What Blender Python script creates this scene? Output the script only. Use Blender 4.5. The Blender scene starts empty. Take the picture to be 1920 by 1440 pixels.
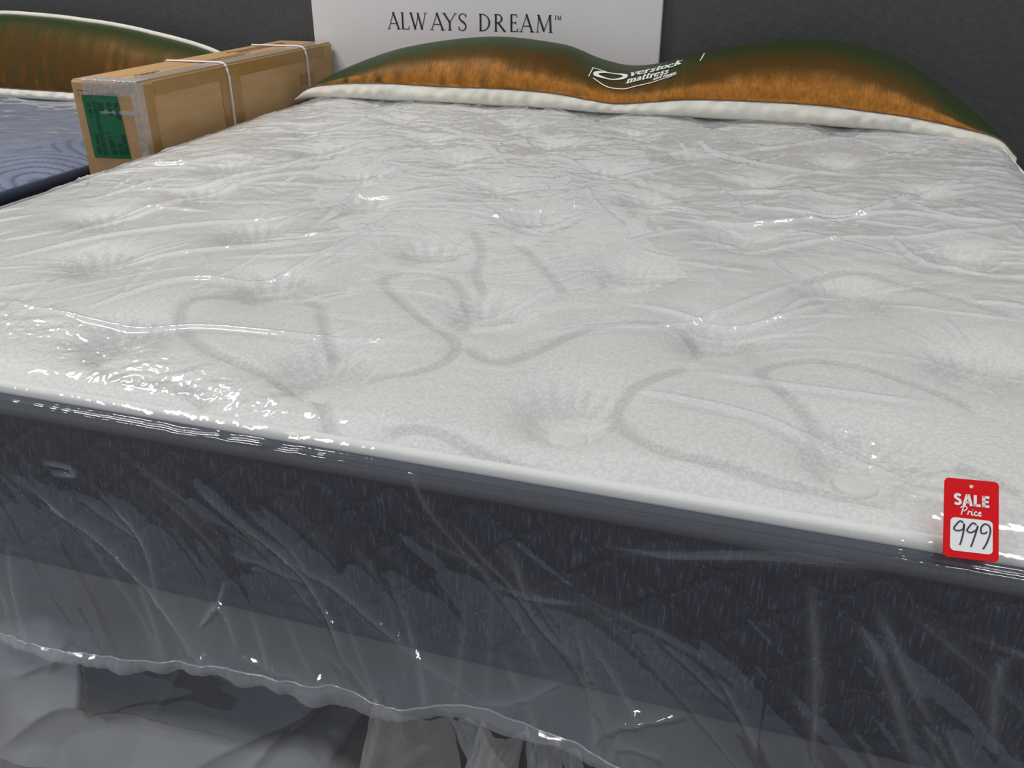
import bpy, math, random
import numpy as np
from mathutils import Vector, Matrix

# ------------------------------------------------------------------ camera, world, lights, exposure
scene = bpy.context.scene
C = scene.collection
Z0 = 0.66                                   # height of the mattress top edge above the floor
F, PITCH, YAW, ROLL = 1658.81, 0.464875, 0.30133, 0.00161
EYE = np.array([0.474625, -0.686069, 0.455067 + Z0])
_f = np.array([-math.sin(YAW)*math.cos(PITCH), math.cos(YAW)*math.cos(PITCH), -math.sin(PITCH)])
_r = np.array([math.cos(YAW), math.sin(YAW), 0.0]); _u = np.cross(_r, _f)
_r, _u = _r*math.cos(ROLL) + _u*math.sin(ROLL), _u*math.cos(ROLL) - _r*math.sin(ROLL)
cam_d = bpy.data.cameras.new('camera'); cam = bpy.data.objects.new('camera', cam_d); C.objects.link(cam)
cam_d.sensor_width = 36.0; cam_d.lens = F/1920*36; cam_d.clip_start = 0.02
cam.matrix_world = Matrix(((_r[0], _u[0], -_f[0], EYE[0]), (_r[1], _u[1], -_f[1], EYE[1]),
                           (_r[2], _u[2], -_f[2], EYE[2]), (0, 0, 0, 1)))
scene.camera = cam

world = bpy.data.worlds.new('world'); scene.world = world; world.use_nodes = True
bg = world.node_tree.nodes['Background']
bg.inputs['Color'].default_value = (0.74, 0.85, 1.0, 1); bg.inputs['Strength'].default_value = 0.30

def ceiling_panel(x, y, sx, sy, watt, col=(1.0, 0.94, 0.86)):
    d = bpy.data.lights.new('ceiling_light_panel', 'AREA'); d.shape = 'RECTANGLE'; d.size = sx; d.size_y = sy
    d.energy = watt; d.color = col
    o = bpy.data.objects.new('ceiling_light_panel', d); C.objects.link(o); o.location = (x, y, 2.95)
    return o
for (x, y, watt) in ((-1.9, 1.0, 35), (1.8, 1.0, 19), (-1.9, -1.6, 27), (1.8, -1.6, 18)):
    ceiling_panel(x, y, 1.2, 0.30, watt)

vs = scene.view_settings
vs.view_transform = 'Standard'; vs.look = 'None'; vs.gamma = 1.0; vs.use_curve_mapping = False
vs.exposure = 0.48
try:
    scene.cycles.use_denoising = True
    scene.cycles.transparent_max_bounces = 10
    scene.cycles.max_bounces = 4; scene.cycles.diffuse_bounces = 2; scene.cycles.glossy_bounces = 2
    scene.cycles.adaptive_threshold = 0.05
except Exception:
    pass

def px(uv, ax, val):
    """pixels of the photograph to points on the world plane axis=val (height given from the mattress top)"""
    uv = np.atleast_2d(np.asarray(uv, float))
    d = _f + np.outer((uv[:, 0]-960)/F, _r) + np.outer((720-uv[:, 1])/F, _u)
    v = val + Z0 if ax == 2 else val
    t = (v - EYE[ax])/d[:, ax]
    return EYE + d*t[:, None]

# ------------------------------------------------------------------ helpers
rng = np.random.default_rng(7)
random.seed(7)

def tag(o, label=None, cat=None, group=None, kind=None):
    if label: o['label'] = label
    if cat: o['category'] = cat
    if group: o['group'] = group
    if kind: o['kind'] = kind
    return o

def empty(name, loc, label, cat):
    o = bpy.data.objects.new(name, None); C.objects.link(o); o.location = loc
    o.empty_display_size = 0.1
    return tag(o, label, cat)

def link(name, me, mat, parent=None, smooth=True):
    o = bpy.data.objects.new(name, me); C.objects.link(o)
    if mat is not None: me.materials.append(mat)
    if smooth: me.polygons.foreach_set('use_smooth', np.ones(len(me.polygons), dtype=bool))
    if parent is not None:
        o.parent = parent
        root = np.zeros(3); q = parent
        while q is not None: root += np.array(q.location); q = q.parent
        n = len(me.vertices); a = np.empty(n*3); me.vertices.foreach_get('co', a)
        a = a.reshape(-1, 3) - root; me.vertices.foreach_set('co', a.ravel()); me.update()
    return o

def mesh(name, V, Fc, mat, parent=None, smooth=True):
    me = bpy.data.meshes.new(name); me.from_pydata([tuple(map(float, v)) for v in V], [], [tuple(f) for f in Fc]); me.update()
    return link(name, me, mat, parent, smooth)

def grid(name, P, mat, parent=None, close_u=False, attrs=None, smooth=True, flip=False):
    """P[rows, cols, 3] -> quad sheet"""
    R, K = P.shape[:2]
    me = bpy.data.meshes.new(name)
    idx = np.arange(R*K).reshape(R, K)
    if close_u: idx = np.concatenate([idx, idx[:, :1]], 1)
    q = np.stack([idx[:-1, :-1], idx[:-1, 1:], idx[1:, 1:], idx[1:, :-1]], -1).reshape(-1, 4)
    if flip: q = q[:, ::-1]
    n = len(q)
    me.vertices.add(R*K); me.vertices.foreach_set('co', np.ascontiguousarray(P, dtype=np.float32).reshape(-1))
    me.loops.add(n*4); me.loops.foreach_set('vertex_index', np.ascontiguousarray(q, dtype=np.int32).reshape(-1))
    me.polygons.add(n); me.polygons.foreach_set('loop_start', np.arange(0, n*4, 4, dtype=np.int32))
    me.update(calc_edges=True); me.validate()
    for an, av in (attrs or {}).items():
        at = me.attributes.new(an, 'FLOAT', 'POINT'); at.data.foreach_set('value', np.ascontiguousarray(av, dtype=np.float32).reshape(-1))
    return link(name, me, mat, parent, smooth)

def box_mesh(name, lo, hi, mat, parent=None, bevel=0.0):
    import bmesh
    bm = bmesh.new(); bmesh.ops.create_cube(bm, size=1.0)
    lo, hi = Vector(lo), Vector(hi)
    for v in bm.verts: v.co = Vector(((lo[i]+hi[i])/2 + v.co[i]*(hi[i]-lo[i]) for i in range(3)))
    if bevel: bmesh.ops.bevel(bm, geom=list(bm.edges), offset=bevel, segments=3, affect='EDGES', profile=0.5)
    me = bpy.data.meshes.new(name); bm.to_mesh(me); bm.free()
    return link(name, me, mat, parent, smooth=False)

def tube(name, pts, rad, mat, parent=None, n=10, closed=False, flat=1.0):
    pts = np.asarray(pts, float); m = len(pts)
    T = np.roll(pts, -1, 0) - np.roll(pts, 1, 0)
    if not closed: T[0] = pts[1]-pts[0]; T[-1] = pts[-1]-pts[-2]
    T /= np.linalg.norm(T, axis=1)[:, None] + 1e-12
    up = np.array([0, 0, 1.0]); A = np.cross(T, up); l = np.linalg.norm(A, axis=1)
    A[l < 1e-3] = (1, 0, 0); A /= np.linalg.norm(A, axis=1)[:, None]; B = np.cross(A, T)
    th = np.linspace(0, 2*math.pi, n, endpoint=False)
    rr = np.broadcast_to(np.asarray(rad, float), (m,))
    P = pts[:, None] + rr[:, None, None]*(np.cos(th)[None, :, None]*A[:, None] + flat*np.sin(th)[None, :, None]*B[:, None])
    if closed: P = np.concatenate([P, P[:1]], 0)
    return grid(name, P, mat, parent, close_u=True)

def vnoise(x, y, seed=0):
    r = np.random.default_rng(1000+seed); N = 256; tb = r.random((N, N))
    xi = np.floor(x).astype(int); yi = np.floor(y).astype(int); fx = x-xi; fy = y-yi
    fx = fx*fx*fx*(fx*(fx*6-15)+10); fy = fy*fy*fy*(fy*(fy*6-15)+10)
    g = lambda a, b: tb[a % N, b % N]
    return ((g(xi, yi)*(1-fx)+g(xi+1, yi)*fx)*(1-fy) + (g(xi, yi+1)*(1-fx)+g(xi+1, yi+1)*fx)*fy)*2-1

def fbm(x, y, seed=0, octv=3):
    s = 0; a = 1.0
    for k in range(octv):
        s = s + a*vnoise(x*2**k+17.3*k, y*2**k-9.1*k, seed+k); a *= .5
    return s

def facets(x, y, scale, seed, n=4):
    """crumpled foil: triangle waves in warped directions, sharp folds between flat facets"""
    r = np.random.default_rng(seed); s = 0
    wx = vnoise(x/scale*.35, y/scale*.35, seed)*1.6; wy = vnoise(x/scale*.35+40, y/scale*.35, seed+1)*1.6
    for k in range(n):
        a = math.pi*(k + r.random()*.7)/n; f = .6 + .8*r.random()
        p = ((x*math.cos(a)+y*math.sin(a))/scale*f + wx*math.cos(3*k) + wy*math.sin(2.1*k) + r.random()*9) % 2.0
        s = s + np.abs(p-1)
    return s/n*2-1

def seg_dist(X, Y, poly):
    """distance to a polyline and the position along it, 0..1"""
    poly = np.asarray(poly, float)[:, :2]
    L = np.linalg.norm(np.diff(poly, axis=0), axis=1); cum = np.concatenate([[0], np.cumsum(L)])
    D = np.full(X.shape, 9.0); S = np.zeros(X.shape); G = np.zeros(X.shape)
    for i in range(len(poly)-1):
        a, b = poly[i], poly[i+1]; d = b-a; ll = d@d + 1e-12
        t = np.clip(((X-a[0])*d[0]+(Y-a[1])*d[1])/ll, 0, 1)
        ex = X-a[0]-t*d[0]; ey = Y-a[1]-t*d[1]; dd = np.hypot(ex, ey); m = dd < D
        D = np.where(m, dd, D); S = np.where(m, (cum[i]+t*L[i])/cum[-1], S)
        G = np.where(m, np.sign(ex*d[1]-ey*d[0]), G)
    return D, S, G

def smooth_poly(pts, n=8):
    p = np.asarray(pts, float)
    if len(p) < 3: return p
    q = np.vstack([2*p[0]-p[1], p, 2*p[-1]-p[-2]]); out = []
    for i in range(1, len(q)-2):
        for t in np.linspace(0, 1, n, endpoint=False):
            a, b, c, d = q[i-1], q[i], q[i+1], q[i+2]
            out.append(.5*(2*b+(c-a)*t+(2*a-5*b+4*c-d)*t*t+(3*b-a-3*c+d)*t**3))
    out.append(p[-1]); return np.array(out)

# ------------------------------------------------------------------ materials
def mat_new(name):
    m = bpy.data.materials.new(name); m.use_nodes = True; nt = m.node_tree
    return m, nt, nt.nodes['Principled BSDF'], nt.nodes['Material Output']

def node(nt, t, **kw):
    n = nt.nodes.new(t)
    for k, v in kw.items():
        if k in n.inputs: n.inputs[k].default_value = v
        else: setattr(n, k, v)
    return n

def coords(nt, scale=(1, 1, 1)):
    tc = node(nt, 'ShaderNodeTexCoord'); mp = node(nt, 'ShaderNodeMapping'); mp.inputs['Scale'].default_value = scale
    nt.links.new(tc.outputs['Object'], mp.inputs['Vector']); return mp.outputs['Vector']

def ramp(nt, fac, stops):
    r = node(nt, 'ShaderNodeValToRGB'); e = r.color_ramp.elements
    while len(e) < len(stops): e.new(0.5)
    for el, (p, c) in zip(e, stops): el.position = p; el.color = (*c, 1)
    nt.links.new(fac, r.inputs['Fac']); return r.outputs['Color']

def bump(nt, height, strength, dist, normal=None):
    b = node(nt, 'ShaderNodeBump', Strength=strength, Distance=dist); nt.links.new(height, b.inputs['Height'])
    if normal is not None: nt.links.new(normal, b.inputs['Normal'])
    return b.outputs['Normal']

def simple(name, c1, c2=None, scale=30, rough=0.6, bstr=0.0, bdist=0.001, stretch=(1, 1, 1), spec=0.5, detail=4.0):
    m, nt, b, o = mat_new(name)
    v = coords(nt, stretch); n = node(nt, 'ShaderNodeTexNoise', Scale=scale, Detail=detail); nt.links.new(v, n.inputs['Vector'])
    nt.links.new(ramp(nt, n.outputs['Fac'], [(0.3, c1), (0.7, c2 or c1)]), b.inputs['Base Color'])
    b.inputs['Roughness'].default_value = rough; b.inputs['Specular IOR Level'].default_value = spec
    if bstr: nt.links.new(bump(nt, n.outputs['Fac'], bstr, bdist), b.inputs['Normal'])
    return m

def film_material(name, haze=0.07, rough=0.06, bscale=120, bstr=0.25, tint=(0.73, 0.76, 0.80)):
    """thin polyethylene: clear, a little milky, mirror-like at a slant"""
    m, nt, b, out = mat_new(name); nt.nodes.remove(b)
    v = coords(nt); n = node(nt, 'ShaderNodeTexNoise', Scale=bscale, Detail=1.0); nt.links.new(v, n.inputs['Vector'])
    nrm = bump(nt, n.outputs['Fac'], bstr, 0.002)
    tr = node(nt, 'ShaderNodeBsdfTransparent', Color=(0.985, 0.985, 0.985, 1))
    df = node(nt, 'ShaderNodeBsdfDiffuse', Color=(*tint, 1)); tl = node(nt, 'ShaderNodeBsdfTranslucent', Color=(*tint, 1))
    nt.links.new(nrm, df.inputs['Normal'])
    hz = node(nt, 'ShaderNodeMixShader', Fac=0.35); nt.links.new(df.outputs[0], hz.inputs[1]); nt.links.new(tl.outputs[0], hz.inputs[2])
    gl = node(nt, 'ShaderNodeBsdfGlossy', Roughness=rough); nt.links.new(nrm, gl.inputs['Normal'])
    lw = node(nt, 'ShaderNodeLayerWeight', Blend=0.5); nt.links.new(nrm, lw.inputs['Normal'])
    p5 = node(nt, 'ShaderNodeMath', operation='POWER'); p5.inputs[1].default_value = 4.5; nt.links.new(lw.outputs['Facing'], p5.inputs[0])
    fr = node(nt, 'ShaderNodeMath', operation='MULTIPLY_ADD'); fr.inputs[1].default_value = 0.75; fr.inputs[2].default_value = 0.09
    nt.links.new(p5.outputs[0], fr.inputs[0])
    cs = node(nt, 'ShaderNodeMath', operation='SUBTRACT'); cs.inputs[0].default_value = 1.06; nt.links.new(lw.outputs['Facing'], cs.inputs[1])
    at = node(nt, 'ShaderNodeAttribute', attribute_name='layers_and_sheen')                 # folded film, and reflected light painted on the foundation bag
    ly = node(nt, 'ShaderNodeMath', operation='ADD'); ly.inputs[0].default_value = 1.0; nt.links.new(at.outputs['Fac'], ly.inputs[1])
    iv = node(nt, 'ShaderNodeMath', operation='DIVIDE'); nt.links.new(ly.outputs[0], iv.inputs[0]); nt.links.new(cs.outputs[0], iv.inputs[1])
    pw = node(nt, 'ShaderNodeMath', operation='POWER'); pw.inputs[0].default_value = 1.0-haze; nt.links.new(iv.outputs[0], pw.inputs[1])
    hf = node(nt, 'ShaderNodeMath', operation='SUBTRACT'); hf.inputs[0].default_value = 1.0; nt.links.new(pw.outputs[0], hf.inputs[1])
    m1 = node(nt, 'ShaderNodeMixShader'); nt.links.new(hf.outputs[0], m1.inputs['Fac']); nt.links.new(tr.outputs[0], m1.inputs[1]); nt.links.new(hz.outputs[0], m1.inputs[2])
    m2 = node(nt, 'ShaderNodeMixShader'); nt.links.new(fr.outputs[0], m2.inputs['Fac'])
    nt.links.new(m1.outputs[0], m2.inputs[1]); nt.links.new(gl.outputs[0], m2.inputs[2])
    nt.links.new(m2.outputs[0], out.inputs['Surface'])
    return m

def knit_material():
    m, nt, b, o = mat_new('white_knit')
    v = coords(nt); vo = node(nt, 'ShaderNodeTexVoronoi', Scale=210); nt.links.new(v, vo.inputs['Vector'])
    at = node(nt, 'ShaderNodeAttribute', attribute_name='band')
    wv = node(nt, 'ShaderNodeTexVoronoi', Scale=560); nt.links.new(v, wv.inputs['Vector'])
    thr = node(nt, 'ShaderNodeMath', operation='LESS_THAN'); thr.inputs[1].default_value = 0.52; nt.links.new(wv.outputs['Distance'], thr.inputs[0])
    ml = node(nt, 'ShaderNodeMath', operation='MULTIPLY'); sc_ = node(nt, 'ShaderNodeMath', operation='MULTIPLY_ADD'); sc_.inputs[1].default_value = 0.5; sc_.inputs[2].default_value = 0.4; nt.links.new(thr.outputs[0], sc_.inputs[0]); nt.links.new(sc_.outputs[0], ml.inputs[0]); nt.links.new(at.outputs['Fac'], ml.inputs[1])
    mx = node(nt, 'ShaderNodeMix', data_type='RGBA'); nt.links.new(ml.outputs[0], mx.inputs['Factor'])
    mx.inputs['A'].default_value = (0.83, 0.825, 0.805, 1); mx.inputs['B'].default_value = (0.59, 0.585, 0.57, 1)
    vr = ramp(nt, vo.outputs['Distance'], [(0.05, (1.0, 1.0, 1.0)), (0.75, (0.84, 0.84, 0.83))])
    mm = node(nt, 'ShaderNodeMix', data_type='RGBA', blend_type='MULTIPLY'); mm.inputs['Factor'].default_value = 1.0
    nt.links.new(mx.outputs['Result'], mm.inputs['A']); nt.links.new(vr, mm.inputs['B'])
    nt.links.new(mm.outputs['Result'], b.inputs['Base Color'])
    b.inputs['Roughness'].default_value = 0.55; b.inputs['Sheen Weight'].default_value = 0.15
    b2 = bump(nt, vo.outputs['Distance'], 0.55, 0.0014)
    nt.links.new(b2, b.inputs['Normal']); return m

def heather_material(name, dark, mid, light):
    m, nt, b, o = mat_new(name)
    v = coords(nt, (420, 420, 34)); n = node(nt, 'ShaderNodeTexNoise', Scale=1.0, Detail=3.0, Roughness=0.6); nt.links.new(v, n.inputs['Vector'])
    nt.links.new(ramp(nt, n.outputs['Fac'], [(0.34, dark), (0.55, mid), (0.80, light)]), b.inputs['Base Color'])
    b.inputs['Roughness'].default_value = 0.75; b.inputs['Specular IOR Level'].default_value = 0.25
    nt.links.new(bump(nt, n.outputs['Fac'], 0.35, 0.001), b.inputs['Normal']); return m

def satin_material():
    """green and copper shot taffeta"""
    m, nt, b, o = mat_new('shot_satin')
    v = coords(nt, (110, 70, 70)); n = node(nt, 'ShaderNodeTexNoise', Scale=1.0, Detail=5.0, Roughness=0.65); nt.links.new(v, n.inputs['Vector'])
    cop = ramp(nt, n.outputs['Fac'], [(0.30, (0.26, 0.095, 0.014)), (0.70, (0.46, 0.19, 0.032))])
    lw = node(nt, 'ShaderNodeLayerWeight', Blend=0.5)
    nz = node(nt, 'ShaderNodeTexNoise', Scale=1.0, Detail=4.0); nt.links.new(coords(nt, (34, 14, 14)), nz.inputs['Vector'])
    jt = node(nt, 'ShaderNodeMath', operation='MULTIPLY_ADD'); jt.inputs[1].default_value = 0.22; nt.links.new(nz.outputs['Fac'], jt.inputs[0])
    nt.links.new(lw.outputs['Facing'], jt.inputs[2])
    f1 = node(nt, 'ShaderNodeMapRange', interpolation_type='SMOOTHSTEP'); f1.inputs['From Min'].default_value = 0.09; f1.inputs['From Max'].default_value = 0.37; nt.links.new(jt.outputs[0], f1.inputs['Value'])
    f2 = node(nt, 'ShaderNodeMapRange', interpolation_type='SMOOTHSTEP'); f2.inputs['From Min'].default_value = 0.36; f2.inputs['From Max'].default_value = 0.72; nt.links.new(jt.outputs[0], f2.inputs['Value'])
    m0 = node(nt, 'ShaderNodeMix', data_type='RGBA'); nt.links.new(f1.outputs[0], m0.inputs['Factor']); nt.links.new(cop, m0.inputs['A']); m0.inputs['B'].default_value = (0.095, 0.048, 0.009, 1)
    mx = node(nt, 'ShaderNodeMix', data_type='RGBA'); nt.links.new(f2.outputs[0], mx.inputs['Factor'])
    nt.links.new(m0.outputs['Result'], mx.inputs['A']); mx.inputs['B'].default_value = (0.040, 0.058, 0.020, 1)     # copper weft, green warp
    nt.links.new(mx.outputs['Result'], b.inputs['Base Color'])
    b.inputs['Metallic'].default_value = 0.35; b.inputs['Roughness'].default_value = 0.45
    b.inputs['Specular IOR Level'].default_value = 0.18
    v2 = coords(nt, (260, 14, 14)); n2 = node(nt, 'ShaderNodeTexNoise', Scale=1.0, Detail=3.0); nt.links.new(v2, n2.inputs['Vector'])
    b1 = bump(nt, n.outputs['Fac'], 0.10, 0.001); b2 = bump(nt, n2.outputs['Fac'], 0.35, 0.003, b1)
    nt.links.new(b2, b.inputs['Normal']); return m

M = {}
M['wall'] = simple('charcoal_wall_paint', (0.044, 0.045, 0.046), (0.054, 0.055, 0.056), 60, 0.55, 0.35, 0.004)
M['floor'] = simple('brown_floor', (0.115, 0.085, 0.070), (0.175, 0.135, 0.11), 14, 0.5, 0.1, 0.002, stretch=(1, 6, 1))
M['board'] = simple('white_board', (0.60, 0.59, 0.595), (0.62, 0.61, 0.615), 5, 0.45)
M['ink'] = simple('black_ink', (0.014, 0.013, 0.013), None, 50, 0.5)
M['knit'] = knit_material()
M['tape'] = simple('white_edge_tape', (0.90, 0.89, 0.86), (0.82, 0.81, 0.78), 900, 0.7, 0.5, 0.001)
M['felt'] = simple('white_felt', (0.80, 0.795, 0.775), (0.74, 0.735, 0.715), 500, 0.8, 0.6, 0.002)
M['border'] = heather_material('navy_heather', (0.002, 0.004, 0.012), (0.009, 0.017, 0.042), (0.10, 0.14, 0.22))
M['cord'] = simple('slate_cord', (0.040, 0.047, 0.066), (0.085, 0.095, 0.12), 800, 0.6, 0.6, 0.0008)
M['film'] = film_material('clear_film', haze=0.054, rough=0.07, bscale=110, bstr=0.18)
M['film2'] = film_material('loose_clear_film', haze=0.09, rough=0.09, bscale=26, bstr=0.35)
M['film3'] = film_material('milky_film', haze=0.20, rough=0.14, bscale=26, bstr=0.35, tint=(0.88, 0.87, 0.85))
M['hem'] = film_material('sealed_film', haze=0.28, rough=0.12, bscale=60, bstr=0.4)
M['satin'] = satin_material()
M['cream'] = simple('cream_cotton', (0.70, 0.68, 0.61), (0.62, 0.60, 0.53), 40, 0.8, 0.3, 0.002)
M['print'] = simple('white_print', (0.80, 0.79, 0.75), None, 60, 0.6)
M['brown_seam'] = simple('brown_seam', (0.12, 0.05, 0.02), None, 100, 0.6)
M['card'] = simple('kraft_cardboard', (0.40, 0.24, 0.105), (0.46, 0.285, 0.13), 7, 0.75, 0.1, 0.001, stretch=(1, 1, 5))
M['pack_tape'] = simple('amber_packing_tape', (0.30, 0.165, 0.045), (0.34, 0.19, 0.055), 20, 0.28, 0.15, 0.001)
M['clear_tape'] = simple('grey_packing_tape', (0.36, 0.29, 0.22), (0.44, 0.36, 0.28), 60, 0.22, 0.4, 0.001)
M['strap'] = simple('white_strap', (0.78, 0.74, 0.74), None, 60, 0.45)
M['green'] = simple('green_label', (0.0, 0.105, 0.030), (0.0, 0.12, 0.035), 30, 0.5)
M['dark_green'] = simple('dark_green_print', (0.0, 0.035, 0.014), (0.0, 0.05, 0.02), 300, 0.5)
M['card_ink'] = simple('faded_ink', (0.13, 0.08, 0.045), None, 60, 0.7)
M['red'] = simple('red_tag_card', (0.70, 0.003, 0.008), None, 30, 0.55, spec=0.15)
M['tag_white'] = simple('white_tag_field', (0.82, 0.81, 0.79), None, 30, 0.45)
M['pen'] = simple('navy_marker', (0.012, 0.012, 0.045), None, 30, 0.5)
M['navy'] = simple('navy_piping', (0.006, 0.010, 0.032), (0.012, 0.018, 0.045), 200, 0.5, 0.2, 0.001)
M['navy_side'] = simple('navy_border', (0.020, 0.027, 0.075), (0.030, 0.038, 0.09), 150, 0.7, 0.2, 0.001)
M['found'] = heather_material('dark_navy_foundation', (0.003, 0.005, 0.012), (0.007, 0.012, 0.027), (0.02, 0.03, 0.055))
M['metal'] = simple('black_steel', (0.02, 0.02, 0.022), None, 60, 0.45)
def blue_plush():
    m, nt, b, o = mat_new('blue_plush')
    at = node(nt, 'ShaderNodeAttribute', attribute_name='line')
    v = coords(nt); n = node(nt, 'ShaderNodeTexNoise', Scale=9, Detail=4.0); nt.links.new(v, n.inputs['Vector'])
    base = ramp(nt, n.outputs['Fac'], [(0.3, (0.15, 0.185, 0.29)), (0.7, (0.20, 0.24, 0.35))])
    mx = node(nt, 'ShaderNodeMix', data_type='RGBA'); nt.links.new(at.outputs['Fac'], mx.inputs['Factor'])
    nt.links.new(base, mx.inputs['A']); mx.inputs['B'].default_value = (0.03, 0.05, 0.14, 1)
    nt.links.new(mx.outputs['Result'], b.inputs['Base Color']); b.inputs['Roughness'].default_value = 0.7
    return m
M['plush'] = blue_plush()

# ------------------------------------------------------------------ lettering: strokes with width, cut flat
def ribbon(poly, w):
    """poly (n,2) and width(s) -> verts2d, faces"""
    p = np.asarray(poly, float); n = len(p); w = np.broadcast_to(np.asarray(w, float), (n,))
    t = np.gradient(p, axis=0); t /= np.linalg.norm(t, axis=1)[:, None] + 1e-12
    nn = np.stack([-t[:, 1], t[:, 0]], 1)
    # mitre the inner corners of coarse polylines
    V = np.concatenate([p + nn*w[:, None]/2, p - nn*w[:, None]/2]); Fc = [(i, i+1, n+i+1, n+i) for i in range(n-1)]
    return V, Fc

def arc(cx, cy, rx, ry, a0, a1, n=18):
    a = np.radians(np.linspace(a0, a1, n)); return np.stack([cx+rx*np.cos(a), cy+ry*np.sin(a)], 1)

def collect(strokes):
    V = []; Fc = []; k = 0
    for p, w in strokes:
        v, f = ribbon(p, w); V.append(v); Fc += [tuple(i+k for i in q) for q in f]; k += len(v)
    return np.concatenate(V), Fc

TK, TN, SF = 0.115, 0.045, 0.035
def hserif(x, y, w=0.22): return ([(x-w/2, y), (x+w/2, y)], SF)
def serif_caps(ch):
    L = lambda a, b, w: ([a, b], w)
    if ch == 'A': return [L((0.06, 0), (0.385, 1.0), TN), L((0.36, 1.03), (0.70, 0), TK), L((0.16, .34), (0.58, .34), TN), hserif(.06, .015, .2), hserif(.70, .015, .26)], .80
    if ch == 'L': return [L((.12, 0), (.12, 1), TK), L((.1, .02), (.50, .02), TN), L((.49, 0), (.53, .2), TN), hserif(.12, .985)], .56
    if ch == 'W': return [L((.06, 1), (.33, 0), TK), L((.31, 0), (.55, .95), TN), L((.50, 1), (.76, 0), TK), L((.74, 0), (1.0, 1), TN), hserif(.06, .985, .2), hserif(1.0, .985, .2)], 1.06
    if ch == 'Y': return [L((.05, 1), (.37, .46), TK), L((.36, .46), (.68, 1), TN), L((.36, .5), (.36, 0), TK), hserif(.05, .985, .2), hserif(.69, .985, .2), hserif(.36, .015)], .76
    if ch == 'S':
        p = smooth_poly([(.48, .80), (.44, .94), (.28, .99), (.11, .90), (.09, .73), (.22, .57), (.38, .46), (.48, .29), (.42, .08), (.25, .01), (.09, .07), (.05, .22)], 6)
        s = np.linspace(0, 1, len(p)); w = TN + (TK-TN)*np.exp(-((s-.5)/.2)**2)
        return [(p, w), L((.05, .24), (.05, .05), TN), L((.49, .96), (.49, .78), TN)], .58
    if ch == 'D':
        p = np.vstack([[(.1, .98)], arc(.22, .5, .46, .48, 90, -90, 24), [(.1, .02)]]); w = TN+(TK-TN)*np.exp(-((p[:, 1]-.5)/.33)**2); w[0] = w[-1] = TN
        return [L((.15, 0), (.15, 1), TK), (p, w), hserif(.12, .985, .16), hserif(.12, .015, .16)], .76
    if ch == 'R':
        p = np.vstack([[(.1, .98)], arc(.24, .74, .24, .24, 90, -90, 18), [(.12, .5)]]); w = TN+(TK-TN)*np.exp(-((p[:, 1]-.74)/.17)**2); w[0] = w[-1] = TN
        return [L((.15, 0), (.15, 1), TK), (p, w), L((.28, .5), (.66, -.01), TK), hserif(.15, .985, .2), hserif(.15, .015, .22), hserif(.66, .015, .12)], .72
    if ch == 'E': return [L((.15, 0), (.15, 1), TK), L((.1, .98), (.48, .98), TN), L((.15, .52), (.42, .52), TN), L((.1, .02), (.52, .02), TN), L((.48, 1), (.48, .83), TN), L((.42, .60), (.42, .43), TN), L((.51, 0), (.55, .19), TN)], .60
    if ch == 'M': return [L((.14, 0), (.20, 1), TN), L((.18, 1), (.52, .06), TK), L((.50, .04), (.86, 1), TN), L((.86, 1), (.92, 0), TK), hserif(.14, .015, .2), hserif(.92, .015, .22), hserif(.16, .985, .14), hserif(.90, .985, .14)], 1.04
    if ch == 'T': return [L((.3, 0), (.3, 1), TK), L((.02, .98), (.58, .98), TN)], .6

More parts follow.
